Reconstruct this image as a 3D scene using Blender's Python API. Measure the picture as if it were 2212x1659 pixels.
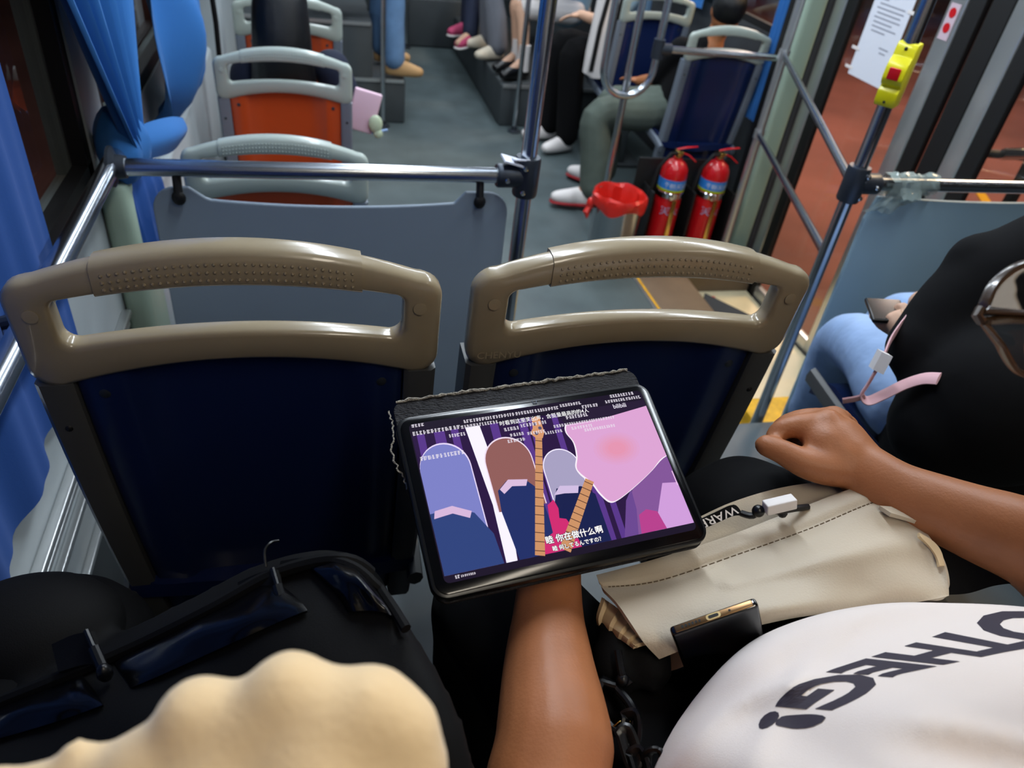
import bpy, bmesh, math, random
from mathutils import Vector, Matrix
from mathutils.bvhtree import BVHTree
random.seed(7)
PI = math.pi
SC = bpy.context.scene
COL = SC.collection
for _o in list(bpy.data.objects):
    bpy.data.objects.remove(_o, do_unlink=True)

# ------------------------------------------------------------------ camera
# world: X to the right across the bus, Y towards the front of the bus, Z up, metres; z = 0 is the low aisle floor
FPX = 1593.18
PPX, PPY = 1106.0, 829.5
CR = Matrix(((0.97006398, -0.04534640, 0.23857824),
             (-0.21613990, -0.60912499, 0.76305327),
             (0.11072224, -0.79177677, -0.60069138)))
CAM = Vector((0.0, 0.0, 1.67))
cam_d = bpy.data.cameras.new('camera')
cam = bpy.data.objects.new('camera', cam_d)
COL.objects.link(cam)
c0, c1, c2 = CR.col[0], CR.col[1], CR.col[2]
cam.matrix_world = Matrix(((c0.x, -c1.x, -c2.x, CAM.x), (c0.y, -c1.y, -c2.y, CAM.y),
                           (c0.z, -c1.z, -c2.z, CAM.z), (0, 0, 0, 1)))
cam_d.sensor_width = 36.0
cam_d.lens = FPX / 2212.0 * 36.0
cam_d.clip_start = 0.02
cam_d.dof.use_dof = True
cam_d.dof.focus_distance = 0.74
cam_d.dof.aperture_fstop = 7.0
SC.camera = cam
SC.cycles.use_adaptive_sampling = True
SC.cycles.adaptive_threshold = 0.05
SC.cycles.use_denoising = True

# ------------------------------------------------------------------ world, lights, exposure
SC.view_settings.view_transform = 'Standard'
SC.view_settings.look = 'None'
SC.view_settings.gamma = 1.0
SC.view_settings.use_curve_mapping = False
SC.view_settings.exposure = 0.0
world = bpy.data.worlds.new('world')
SC.world = world
world.use_nodes = True
bgn = world.node_tree.nodes['Background']
bgn.inputs[0].default_value = (0.10, 0.085, 0.09, 1)
bgn.inputs[1].default_value = 0.2


def area(name, loc, rot, sx, sy, power, color):
    l = bpy.data.lights.new(name, 'AREA')
    l.shape = 'RECTANGLE'; l.size = sx; l.size_y = sy; l.energy = power; l.color = color
    o = bpy.data.objects.new(name, l); COL.objects.link(o)
    o.location = loc; o.rotation_euler = rot
    return o


# warm area lights added outside the door and left windows, no fixtures there
area('added_outside_light', (4.6, 3.2, 3.4), (0, math.radians(52), 0), 0.8, 0.8, 150, (1.0, 0.66, 0.36))
area('added_outside_light_far', (5.2, 6.4, 4.2), (0, 0, 0), 1.2, 1.2, 330, (1.0, 0.70, 0.55))
area('added_outside_light_left', (-4.5, 2.0, 3.6), (0, math.radians(-55), 0), 0.8, 0.8, 14, (1.0, 0.6, 0.35))


def D(u, v, d):
    """point seen at picture position (u, v) at depth d metres"""
    return CAM + CR @ Vector(((u - PPX) / FPX * d, (v - PPY) / FPX * d, d))


# ------------------------------------------------------------------ materials
def lin(c):
    return c / 12.92 if c <= 0.04045 else ((c + 0.055) / 1.055) ** 2.4


def hexc(h):
    h = h.lstrip('#')
    return tuple(lin(int(h[i:i + 2], 16) / 255.0) for i in (0, 2, 4)) + (1.0,)


MATS = {}


def mat(name, color, rough=0.5, metal=0.0, spec=0.5, bump=0.0, bscale=200.0, mottle=0.0, mscale=8.0, trans=0.0,
        emit=None, estr=0.0, coat=0.0, sheen=0.0, sss=0.0, ior=1.45, alpha=1.0, stretch=None):
    if name in MATS:
        return MATS[name]
    m = bpy.data.materials.new(name); m.use_nodes = True
    nt = m.node_tree; p = nt.nodes['Principled BSDF']
    col = hexc(color) if isinstance(color, str) else color
    p.inputs['Base Color'].default_value = col
    p.inputs['Roughness'].default_value = rough
    p.inputs['Metallic'].default_value = metal
    p.inputs['Specular IOR Level'].default_value = spec
    p.inputs['IOR'].default_value = ior
    p.inputs['Transmission Weight'].default_value = trans
    p.inputs['Coat Weight'].default_value = coat
    p.inputs['Sheen Weight'].default_value = sheen
    p.inputs['Alpha'].default_value = alpha
    if sss:
        p.inputs['Subsurface Weight'].default_value = sss
        p.inputs['Subsurface Radius'].default_value = (0.012, 0.004, 0.002)
        p.inputs['Subsurface Scale'].default_value = 1.0
    if emit:
        p.inputs['Emission Color'].default_value = hexc(emit) if isinstance(emit, str) else emit
        p.inputs['Emission Strength'].default_value = estr
    if bump or mottle:
        tc = nt.nodes.new('ShaderNodeTexCoord'); src = tc.outputs['Object']
        if stretch:
            mp = nt.nodes.new('ShaderNodeMapping'); mp.inputs['Scale'].default_value = stretch
            nt.links.new(src, mp.inputs[0]); src = mp.outputs[0]
    if bump:
        n = nt.nodes.new('ShaderNodeTexNoise'); n.inputs['Scale'].default_value = bscale
        n.inputs['Detail'].default_value = 2
        b = nt.nodes.new('ShaderNodeBump'); b.inputs['Strength'].default_value = bump
        b.inputs['Distance'].default_value = 0.004
        nt.links.new(src, n.inputs['Vector']); nt.links.new(n.outputs[0], b.inputs['Height'])
        nt.links.new(b.outputs[0], p.inputs['Normal'])
    if mottle:
        n2 = nt.nodes.new('ShaderNodeTexNoise'); n2.inputs['Scale'].default_value = mscale
        n2.inputs['Detail'].default_value = 3
        r = nt.nodes.new('ShaderNodeValToRGB')
        r.color_ramp.elements[0].position = 0.3; r.color_ramp.elements[1].position = 0.72
        r.color_ramp.elements[0].color = tuple(c * (1 - mottle) for c in col[:3]) + (1,)
        r.color_ramp.elements[1].color = tuple(min(1, c * (1 + mottle)) for c in col[:3]) + (1,)
        nt.links.new(src, n2.inputs['Vector']); nt.links.new(n2.outputs[0], r.inputs[0])
        nt.links.new(r.outputs[0], p.inputs['Base Color'])
    MATS[name] = m
    return m


M_floor = mat('grey_vinyl_floor', '#525e60', 0.42, mottle=0.18, mscale=5, bump=0.08, bscale=300)
M_floor2 = mat('grey_platform_vinyl', '#565f63', 0.5, mottle=0.15, mscale=6, bump=0.1, bscale=300)
M_wall = mat('pale_grey_panel', '#aab3b6', 0.45, mottle=0.05)
M_wall_d = mat('dark_grey_panel', '#3b4144', 0.55, mottle=0.08)
M_black = mat('black_rubber', '#0b0b0c', 0.55)
M_chrome = mat('brushed_steel', '#b9bfc6', 0.22, 1.0)
M_chrome_b = mat('bright_chrome', '#d8dce0', 0.08, 1.0)
M_alu = mat('aluminium_trim', '#c3c6c6', 0.32, 0.85)
M_clamp = mat('grey_cast_clamp', '#3d434c', 0.4, 0.6)
M_part = mat('slate_partition_panel', '#8c9cab', 0.5, mottle=0.05, mscale=3)
M_part_r = mat('blue_grey_partition_panel', '#9cbaca', 0.5, mottle=0.05, mscale=3)
M_handle = mat('warm_tinted_seat_plastic', '#a09278', 0.24, coat=0.3, mottle=0.04, mscale=20)  # same grey-beige plastic as the other tops, warm light put into its colour
M_handle_g = mat('greenish_grey_seat_plastic', '#a9b3ab', 0.32, coat=0.2)  # the same seat plastic without the warm tint
M_blue = mat('navy_seat_plastic', '#15244f', 0.32, coat=0.1)
M_orange = mat('orange_seat_plastic', '#c04a1e', 0.35, coat=0.1)
M_rail = mat('dark_grey_seat_plastic', '#4c4d4d', 0.38)
M_rail_s = mat('slate_seat_plastic', '#6f7884', 0.42)
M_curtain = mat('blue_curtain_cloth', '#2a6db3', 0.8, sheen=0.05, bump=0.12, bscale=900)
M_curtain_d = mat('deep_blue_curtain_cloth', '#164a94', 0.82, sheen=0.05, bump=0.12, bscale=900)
M_glass = mat('window_glass', '#ffffff', 0.02, trans=1.0, spec=0.5, ior=1.02)
M_red = mat('red_paint', '#c3131a', 0.28, coat=0.4)
M_yellow = mat('yellow_plastic', '#e8df12', 0.35, coat=0.2)
M_yellowf = mat('yellow_step_paint', '#d9a514', 0.5, mottle=0.2, mscale=30)
M_green_post = mat('pale_green_post', '#9fb3a2', 0.4)
M_paper = mat('white_paper', '#d9dce6', 0.7)
M_ink = mat('printed_grey_ink', '#8d909c', 0.7)
M_black_cloth = mat('black_nylon', '#060607', 0.75, spec=0.2, bump=0.08, bscale=900)
M_black_gloss = mat('glossy_black_film', '#060608', 0.2, spec=0.35, bump=0.35, bscale=26)
M_bplastic = mat('black_plastic', '#0c0d10', 0.3)
M_skin = mat('warm_brown_skin', '#a96b44', 0.46, mottle=0.06, mscale=30, bump=0.08, bscale=400)
M_skin_l = mat('light_skin', '#c99f84', 0.5)
M_tee = mat('white_cotton', '#eadfd8', 0.85, sheen=0.2, bump=0.12, bscale=1200)
M_print = mat('dark_plum_print', '#2f2836', 0.7)
M_bagc = mat('cream_nylon', '#c6b8a2', 0.5, bump=0.12, bscale=500, mottle=0.05, mscale=9)
M_bagt = mat('tan_lining', '#d8bd94', 0.6)
M_cream = mat('cream_fleece', '#ffdfae', 0.9, sheen=0.4, bump=0.1, bscale=300)
M_hair = mat('black_hair', '#08080a', 0.33, bump=0.5, bscale=60, stretch=(14, 14, 0.6))
M_denim = mat('light_denim', '#8fa9cf', 0.85, spec=0.2, bump=0.9, bscale=22, mottle=0.1, mscale=14)
M_denim_m = mat('mid_denim', '#5b7ea6', 0.8, mottle=0.12, mscale=14)
M_denim_d = mat('dark_denim', '#1a2238', 0.85)
M_grey_cloth = mat('grey_trouser_cloth', '#6d7078', 0.85)
M_olive = mat('olive_grey_cloth', '#515b53', 0.85, mottle=0.12, mscale=14, bump=0.2, bscale=60)
M_black_wear = mat('black_cotton', '#09090b', 0.9, spec=0.2, sheen=0.0, bump=0.4, bscale=18)
M_navy = mat('navy_cloth', '#121a30', 0.85)
M_white = mat('white_leather', '#e5dfdc', 0.5)
M_pink = mat('pink_webbing', '#dcaeb4', 0.6)
M_hotpink = mat('hot_pink_canvas', '#c4486f', 0.7)
M_teal = mat('pale_blue_cotton', '#8fb0c4', 0.8)
M_tan = mat('tan_suede', '#b18d60', 0.7)
M_ground = mat('red_paving', '#7c4b41', 0.8, mottle=0.3, mscale=0.9, bump=0.3, bscale=30)


# ------------------------------------------------------------------ mesh builder
class MB:
    def __init__(self):
        self.v = []; self.f = []

    def add(self, vs, fs):
        o = len(self.v)
        self.v += [Vector(x) for x in vs]
        self.f += [tuple(i + o for i in q) for q in fs]
        return self

    def box(self, c, s, rot=None, bev=0.0):
        c = Vector(c); hx, hy, hz = s[0] / 2, s[1] / 2, s[2] / 2
        if bev <= 0:
            vs = [Vector((x, y, z)) for x in (-hx, hx) for y in (-hy, hy) for z in (-hz, hz)]
            fs = [(0, 1, 3, 2), (4, 6, 7, 5), (0, 4, 5, 1), (2, 3, 7, 6), (0, 2, 6, 4), (1, 5, 7, 3)]
        else:
            bm = bmesh.new(); bmesh.ops.create_cube(bm, size=1.0)
            for q in bm.verts:
                q.co = Vector((q.co.x * s[0], q.co.y * s[1], q.co.z * s[2]))
            bmesh.ops.bevel(bm, geom=bm.edges[:], offset=bev, segments=3, affect='EDGES', profile=0.5)
            bm.verts.ensure_lookup_table(); bm.verts.index_update()
            vs = [q.co.copy() for q in bm.verts]; fs = [tuple(q.index for q in f.verts) for f in bm.faces]
            bm.free()
        if rot is not None:
            vs = [rot @ q for q in vs]
        return self.add([q + c for q in vs], fs)

    def tube(self, pts, r, n=12, caps=True, closed=False, flat=None):
        """r: number or list; flat: (a, b) scale along the first/second frame axes"""
        pts = [Vector(p) for p in pts]; m = len(pts)
        rs = r if isinstance(r, (list, tuple)) else [r] * m
        T = []
        for i in range(m):
            a = pts[(i - 1) % m] if (closed or i > 0) else pts[i]
            b = pts[(i + 1) % m] if (closed or i < m - 1) else pts[i]
            t = b - a
            T.append(t.normalized() if t.length > 1e-9 else Vector((0, 0, 1)))
        ref = Vector((0, 0, 1)) if abs(T[0].z) < 0.9 else Vector((0, 1, 0))
        nrm = T[0].cross(ref).normalized()
        vs = []
        for i in range(m):
            nrm = (nrm - T[i] * nrm.dot(T[i]))
            nrm = nrm.normalized() if nrm.length > 1e-6 else T[i].orthogonal().normalized()
            bn = T[i].cross(nrm)
            ra = rs[i]
            fa, fb = flat if flat else (1, 1)
            if isinstance(ra, (tuple, list)):
                rx, ry = ra
            else:
                rx, ry = ra * fa, ra * fb
            for k in range(n):
                a = 2 * PI * k / n
                vs.append(pts[i] + nrm * (math.cos(a) * rx) + bn * (math.sin(a) * ry))
        fs = []
        for i in range(m if closed else m - 1):
            j = (i + 1) % m
            for k in range(n):
                l = (k + 1) % n
                fs.append((i * n + k, i * n + l, j * n + l, j * n + k))
        if caps and not closed:
            fs.append(tuple(range(n - 1, -1, -1)))
            fs.append(tuple((m - 1) * n + k for k in range(n)))
        return self.add(vs, fs)

    def lathe(self, prof, base=(0, 0, 0), n=32, rot=None, caps=True):
        base = Vector(base); vs = []
        for r, z in prof:
            for k in range(n):
                a = 2 * PI * k / n
                p = Vector((r * math.cos(a), r * math.sin(a), z))
                vs.append((rot @ p if rot is not None else p) + base)
        fs = []
        for i in range(len(prof) - 1):
            for k in range(n):
                l = (k + 1) % n
                fs.append((i * n + k, i * n + l, (i + 1) * n + l, (i + 1) * n + k))
        if caps:
            fs.append(tuple(range(n - 1, -1, -1)))
            fs.append(tuple((len(prof) - 1) * n + k for k in range(n)))
        return self.add(vs, fs)

    def ball(self, c, r, n=16, m=10, rot=None):
        c = Vector(c); rr = Vector(r) if isinstance(r, (tuple, list)) else Vector((r, r, r))
        vs = []; fs = []
        for i in range(m + 1):
            th = PI * (i + 0.001) / (m + 0.002)
            for k in range(n):
                a = 2 * PI * k / n
                p = Vector((rr.x * math.sin(th) * math.cos(a), rr.y * math.sin(th) * math.sin(a), rr.z * math.cos(th)))
                vs.append((rot @ p if rot is not None else p) + c)
        for i in range(m):
            for k in range(n):
                l = (k + 1) % n
                fs.append((i * n + k, (i + 1) * n + k, (i + 1) * n + l, i * n + l))
        return self.add(vs, fs)

    def loft(self, rings, closed_ring=True, caps=True, closed=False):
        n = len(rings[0]); m = len(rings); vs = [p for r in rings for p in r]; fs = []
        for i in range(m if closed else m - 1):
            j = (i + 1) % m
            for k in range(n if closed_ring else n - 1):
                l = (k + 1) % n
                fs.append((i * n + k, i * n + l, j * n + l, j * n + k))
        if caps and closed_ring and not closed:
            fs.append(tuple(range(n - 1, -1, -1))); fs.append(tuple((m - 1) * n + k for k in range(n)))
        return self.add(vs, fs)

    def prism(self, poly, ext):
        """poly: list of points (in order), ext: extrusion vector"""
        n = len(poly); ext = Vector(ext); P = [Vector(p) for p in poly]
        vs = P + [p + ext for p in P]
        fs = [tuple(range(n)), tuple(range(2 * n - 1, n - 1, -1))]
        for i in range(n):
            j = (i + 1) % n
            fs.append((i, i + n, j + n, j))
        return self.add(vs, fs)

    def sheet(self, grid, thick=0.0, nrm=None):
        """grid: rows of points; thick > 0 gives a closed sheet, pushed along -normal (per vertex) or along nrm"""
        R = len(grid); Cn = len(grid[0])
        vs = [Vector(p) for r in grid for p in r]
        fs = [(i * Cn + k, i * Cn + k + 1, (i + 1) * Cn + k + 1, (i + 1) * Cn + k) for i in range(R - 1) for k in range(Cn - 1)]
        if thick:
            N = []
            for i in range(R):
                for k in range(Cn):
                    a = vs[min(i + 1, R - 1) * Cn + k] - vs[max(i - 1, 0) * Cn + k]
                    b = vs[i * Cn + min(k + 1, Cn - 1)] - vs[i * Cn + max(k - 1, 0)]
                    q = a.cross(b)
                    N.append(Vector(nrm) if nrm is not None else (q.normalized() if q.length > 1e-12 else Vector((0, 0, 1))))
            o = R * Cn
            vs2 = [p - q * thick for p, q in zip(vs, N)]
            fs2 = [tuple(x + o for x in reversed(f)) for f in fs]
            ed = []
            bd = [k for k in range(Cn)] + [i * Cn + Cn - 1 for i in range(1, R)] + [(R - 1) * Cn + k for k in range(Cn - 2, -1, -1)] + [i * Cn for i in range(R - 2, 0, -1)]
            for a, b in zip(bd, bd[1:] + bd[:1]):
                ed.append((b, a, a + o, b + o))
            return self.add(vs + vs2, fs + fs2 + ed)
        return self.add(vs, fs)

    def build(self, name, material, parent=None, smooth=True, angle=0.6, sub=0, bevel=0.0, remesh=0.0, relax=0, fixn=True):
        me = bpy.data.meshes.new(name)
        off = parent_loc(parent)
        inv = parent.matrix_world.inverted() if parent is not None and parent.get('_rot') else None
        vs = [(v - off) for v in self.v] if inv is None else [inv @ v for v in self.v]
        me.from_pydata([tuple(v) for v in vs], [], self.f)
        if fixn:
            bm = bmesh.new(); bm.from_mesh(me)
            bmesh.ops.recalc_face_normals(bm, faces=bm.faces[:])
            bm.to_mesh(me); bm.free()
        me.materials.append(material)
        o = bpy.data.objects.new(name, me); COL.objects.link(o)
        if parent is not None:
            o.parent = parent
        mods = False
        if bevel:
            b = o.modifiers.new('b', 'BEVEL'); b.width = bevel; b.segments = 2; b.limit_method = 'ANGLE'; mods = True
        if remesh:
            b = o.modifiers.new('r', 'REMESH'); b.mode = 'VOXEL'; b.voxel_size = remesh; mods = True
        if relax:
            b = o.modifiers.new('s', 'SMOOTH'); b.factor = 0.5; b.iterations = relax; mods = True
        if sub:
            b = o.modifiers.new('u', 'SUBSURF'); b.levels = sub; b.render_levels = sub; mods = True
        if mods:
            dg = bpy.context.evaluated_depsgraph_get()
            me2 = bpy.data.meshes.new_from_object(o.evaluated_get(dg))
            o.modifiers.clear(); old = o.data; o.data = me2; bpy.data.meshes.remove(old)
            me2.name = name
            if not me2.materials:
                me2.materials.append(material)
        if smooth:
            smooth_mesh(o.data, angle if not (remesh or sub) else 1.2)
        return o


def smooth_mesh(me, angle):
    me.polygons.foreach_set('use_smooth', [True] * len(me.polygons))
    bm = bmesh.new(); bm.from_mesh(me)
    for e in bm.edges:
        e.smooth = not (len(e.link_faces) == 2 and e.calc_face_angle(0) > angle)
    bm.to_mesh(me); bm.free()


def parent_loc(p):
    l = Vector((0, 0, 0))
    while p is not None:
        l = l + p.location; p = p.parent
    return l


def tag(o, label, cat, group=None, kind=None):
    if label: o['label'] = label
    if cat: o['category'] = cat
    if group: o['group'] = group
    if kind: o['kind'] = kind
    return o


def thing(name, label, cat, loc=(0, 0, 0), group=None):
    o = bpy.data.objects.new(name, None); COL.objects.link(o)
    o.location = loc; o.empty_display_size = 0.05
    return tag(o, label, cat, group)


def struct(o, label=None):
    o['kind'] = 'structure'
    if label: o['label'] = label
    return o


def one(mb, name, material, label, cat, group=None, **k):
    return tag(mb.build(name, material, **k), label, cat, group)


def copy_tree(o, parent=None):
    c = o.copy(); COL.objects.link(c); c.parent = parent
    for ch in list(o.children):
        copy_tree(ch, c)
    return c


def lerp(a, b, t):
    return a + (b - a) * t


def spline(pts, n):
    """Catmull-Rom through points, n samples"""
    P = [Vector(p) for p in pts]; out = []
    m = len(P) - 1
    for i in range(n):
        t = i / (n - 1) * m; k = min(int(t), m - 1); t -= k
        p0, p1, p2, p3 = P[max(k - 1, 0)], P[k], P[k + 1], P[min(k + 2, m)]
        out.append(0.5 * ((2 * p1) + (p2 - p0) * t + (2 * p0 - 5 * p1 + 4 * p2 - p3) * t * t + (3 * p1 - p0 - 3 * p2 + p3) * t ** 3))
    return out


def surf(rows, nu, nv):
    """smooth surface through a net of control rows"""
    R = [spline(r, nu) for r in rows]
    cols = [spline([R[i][k] for i in range(len(R))], nv) for k in range(nu)]
    return [[cols[k][i] for k in range(nu)] for i in range(nv)]


def rrect(w, h, r, n=4, cx=0.0, cy=0.0):
    out = []
    for sx, sy, a0 in ((1, 1, 0), (-1, 1, PI / 2), (-1, -1, PI), (1, -1, 3 * PI / 2)):
        for k in range(n + 1):
            a = a0 + PI / 2 * k / n
            out.append((cx + sx * (w / 2 - r) + r * math.cos(a), cy + sy * (h / 2 - r) + r * math.sin(a)))
    return out


def text_mesh(s, size=1.0, bold=0.0, align='LEFT'):
    c = bpy.data.curves.new('lettering', 'FONT'); c.body = s; c.size = size; c.offset = bold; c.align_x = align
    c.resolution_u = 3
    o = bpy.data.objects.new('lettering', c); COL.objects.link(o)
    dg = bpy.context.evaluated_depsgraph_get(); dg.update()
    me = bpy.data.meshes.new_from_object(o.evaluated_get(dg))
    vs = [v.co.copy() for v in me.vertices]; fs = [tuple(p.vertices) for p in me.polygons]
    bpy.data.objects.remove(o); bpy.data.curves.remove(c); bpy.data.meshes.remove(me)
    return vs, fs


WL, WR = -0.46, 2.22          # inner faces of the side walls
YB = 1.55                     # the two partitions behind / beside the door
RF = 0.28                     # raised rear floor
CEIL = 2.45

# ------------------------------------------------------------------ the setting
def thin_glass(name, tint, refl):
    m = bpy.data.materials.new(name); m.use_nodes = True; nt = m.node_tree
    for n in list(nt.nodes):
        if n.type != 'OUTPUT_MATERIAL': nt.nodes.remove(n)
    out = [n for n in nt.nodes if n.type == 'OUTPUT_MATERIAL'][0]
    t = nt.nodes.new('ShaderNodeBsdfTransparent'); t.inputs[0].default_value = tint
    g = nt.nodes.new('ShaderNodeBsdfGlossy'); g.inputs['Roughness'].default_value = 0.03
    lw = nt.nodes.new('ShaderNodeLayerWeight'); lw.inputs[0].default_value = 0.5
    pw_ = nt.nodes.new('ShaderNodeMath'); pw_.operation = 'POWER'; pw_.inputs[1].default_value = 4.0
    fr = nt.nodes.new('ShaderNodeMath'); fr.operation = 'MULTIPLY_ADD'; fr.inputs[1].default_value = refl; fr.inputs[2].default_value = 0.03
    nt.links.new(lw.outputs['Facing'], pw_.inputs[0]); nt.links.new(pw_.outputs[0], fr.inputs[0])
    mx = nt.nodes.new('ShaderNodeMixShader')
    nt.links.new(fr.outputs[0], mx.inputs[0]); nt.links.new(t.outputs[0], mx.inputs[1]); nt.links.new(g.outputs[0], mx.inputs[2])
    nt.links.new(mx.outputs[0], out.inputs[0])
    return m


M_glass = thin_glass('clear_window_glass', (0.9, 0.92, 0.92, 1), 0.6)
M_glass_d = thin_glass('tinted_window_glass', (0.32, 0.32, 0.34, 1), 0.6)
M_lens = thin_glass('spectacle_lens', (0.94, 0.95, 0.95, 1), 0.15)
M_film = thin_glass('clear_plastic_film', (0.9, 0.93, 0.92, 1), 0.9)

Y0, Y1 = -1.3, 7.6
# floors
b = MB()
b.box(((WL + 1.455) / 2, (1.5 + Y1) / 2, -0.03), (1.455 - WL, Y1 - 1.5, 0.06))
b.box(((WR + 1.455) / 2, (3.12 + Y1) / 2, -0.03), (WR - 1.455, Y1 - 3.12, 0.06))
floor = struct(b.build('floor', M_floor, smooth=False), 'grey-green vinyl aisle floor')
b = MB(); b.box(((WL + WR) / 2, (Y0 + 1.52) / 2, 0.13), (WR - WL, 1.52 - Y0, 0.30), bev=0.01)
struct(b.build('floor_rear', M_floor2), 'raised grey floor under the rear seats')
for nm, bx in (('floor_platform_left', (WL, 0.56, 5.0, 7.0, 0.28)), ('floor_platform_left_upper', (WL, 0.352, 5.02, 7.0, 0.605)),
               ('floor_platform_right', (1.21, WR, 5.03, 7.2, 0.275))):
    b = MB(); b.box(((bx[0] + bx[1]) / 2, (bx[2] + bx[3]) / 2, bx[4] / 2), (bx[1] - bx[0], bx[3] - bx[2], bx[4]), bev=0.012)
    p = struct(b.build(nm, M_wall_d), 'dark grey raised wheel box beside the aisle')
    e = MB(); e.box(((bx[0] + bx[1]) / 2, bx[2] - 0.003, bx[4] - 0.008), (bx[1] - bx[0] - 0.02, 0.012, 0.02))
    e.build('edge_strip', M_alu, p)
b = MB(); b.box((1.0, 7.3, 0.2), (0.85, 0.5, 0.4), bev=0.02)
struct(b.build('floor_front_step', M_wall_d), 'dark step at the front of the bus')
# door well
M_brown = mat('brown_step_tread', '#6b5a48', 0.55, mottle=0.1)
M_creamf = mat('cream_door_sill', '#d9cba6', 0.45, mottle=0.05)
b = MB(); b.box(((1.455 + WR) / 2, 2.36, -0.23), (WR - 1.455, 1.52, 0.06))
well = struct(b.build('floor_door_well', M_creamf, smooth=False), 'cream step in the door well')
b = MB(); b.box((1.60, 2.80, -0.09), (0.27, 0.62, 0.17), bev=0.006)
s = struct(b.build('floor_door_step', M_brown), 'brown tread beside the door')
b = MB(); b.box((1.60, 2.535, -0.002), (0.27, 0.085, 0.012)); b.build('yellow_nosing', M_yellowf, s, smooth=False)
b = MB(); b.box((1.67, 1.70, -0.06), (0.42, 0.34, 0.28), bev=0.008)
s = struct(b.build('floor_door_step_rear', M_yellowf), 'yellow painted step block by the right partition')
b = MB()
b.prism([D(1523, 633, 3.58), D(1655, 697, 3.42), D(1640, 745, 3.36), D(1500, 690, 3.50)], (0, 0, -0.02))
b.build('rubber_threshold', M_black, well, smooth=False)
b = MB(); b.box((1.455, 2.36, -0.005), (0.035, 1.5, 0.02), bev=0.004)
t1 = struct(b.build('trim_1', M_alu), 'aluminium edge strip along the door well')
b = MB(); b.box((1.458, 2.36, 0.006), (0.010, 1.5, 0.004)); b.build('yellow_line', M_yellowf, t1, smooth=False)
b = MB(); b.ball((1.93, 2.98, -0.197), (0.05, 0.06, 0.006), 20, 6)
st = b.build('warning_sticker', M_yellow, well)
b = MB(); b.box((1.975, 3.0, -0.192), (0.035, 0.07, 0.004)); b.build('red_band', M_red, st)
b = MB(); b.box(((1.455 + WR) / 2, 3.11, -0.1), (WR - 1.455, 0.02, 0.2)); b.build('riser', M_brown, well, smooth=False)
b = MB(); b.box((1.45, 2.36, -0.12), (0.02, 1.5, 0.2)); b.build('riser', M_brown, well, smooth=False)


# side walls built from boxes around real openings
def wall_boxes(x, sx, opens, zb=-0.3):
    b = MB(); ys = sorted(opens)
    cur = Y0
    for (ya, yb, za, zt) in ys:
        if ya > cur: b.box((x, (cur + ya) / 2, (zb + CEIL) / 2), (sx, ya - cur, CEIL - zb))
        if za > zb: b.box((x, (ya + yb) / 2, (zb + za) / 2), (sx, yb - ya, za - zb))
        b.box((x, (ya + yb) / 2, (zt + CEIL) / 2), (sx, yb - ya, CEIL - zt))
        cur = yb
    if Y1 > cur: b.box((x, (cur + Y1) / 2, (zb + CEIL) / 2), (sx, Y1 - cur, CEIL - zb))
    return b


WINL = [(-0.9, 1.66, 0.98, 2.0), (1.80, 3.3, 0.98, 2.0), (3.5, 5.0, 0.98, 2.0), (5.2, 6.8, 0.98, 2.0)]
wl = struct(wall_boxes(WL - 0.04, 0.08, WINL).build('wall_left', M_wall, smooth=False), 'pale grey left wall under the windows')
WINR = [(-0.9, 1.5, 0.98, 2.0), (1.62, 3.22, -0.26, 2.1), (3.40, 4.8, 0.98, 2.0), (5.0, 6.8, 0.98, 2.0)]
wr = struct(wall_boxes(WR + 0.04, 0.08, WINR).build('wall_right', mat('charcoal_side_panel', '#3d4043', 0.5, mottle=0.08), smooth=False), 'dark grey right wall with the door opening')
b = MB(); b.box(((WL + WR) / 2, Y1 + 0.04, (CEIL - 0.3) / 2), (WR - WL + 0.2, 0.08, CEIL + 0.3))
struct(b.build('wall_front', M_wall_d, smooth=False), 'dark bulkhead at the front of the bus')
b = MB()
b.box(((WL + WR) / 2, Y0 - 0.04, 0.5), (WR - WL + 0.2, 0.08, 1.3)); b.box(((WL + WR) / 2, Y0 - 0.04, 2.3), (WR - WL + 0.2, 0.08, 0.4))
struct(b.build('wall_rear', M_wall, smooth=False), 'rear wall of the bus')
b = MB(); b.box(((WL + WR) / 2, (Y0 + Y1) / 2, CEIL + 0.03), (WR - WL + 0.2, Y1 - Y0 + 0.2, 0.06))
struct(b.build('ceiling', M_wall, smooth=False), 'pale grey bus ceiling')
# dado: lower dark strip and bright trim lines along the left wall
b = MB(); b.box((WL + 0.006, (Y0 + 1.5) / 2, 0.385), (0.012, 1.5 - Y0, 0.21)); struct(b.build('trim_2', M_wall_d, smooth=False), 'dark kick panel on the left wall')
k = 3
for z, h, d in ((0.677, 0.014, 0.02), (0.645, 0.010, 0.012), (0.60, 0.012, 0.016), (0.49, 0.012, 0.016)):
    b = MB(); b.box((WL + d / 2, (Y0 + 1.6) / 2, z), (d, 1.6 - Y0, h), bev=0.003)
    struct(b.build('trim_%d' % k, M_alu), 'thin bright trim line along the left wall'); k += 1
b = MB(); b.box((WL + 0.03, 1.70, 0.49), (0.06, 0.17, 0.98), bev=0.02)
struct(b.build('trim_%d' % k, M_green_post), 'pale grey-green pillar between the left windows'); k += 1
b = MB(); b.box((WL + 0.05, 3.4, 1.2), (0.1, 0.2, 2.4), bev=0.02)
struct(b.build('trim_%d' % k, M_wall), 'pale pillar beyond the blue curtains'); k += 1
b = MB(); b.box((WL + 0.03, 2.56, 0.42), (0.06, 1.6, 0.84), bev=0.015)
struct(b.build('trim_%d' % k, M_wall), 'pale sill box along the left wall beside the orange seats'); k += 1
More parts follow.
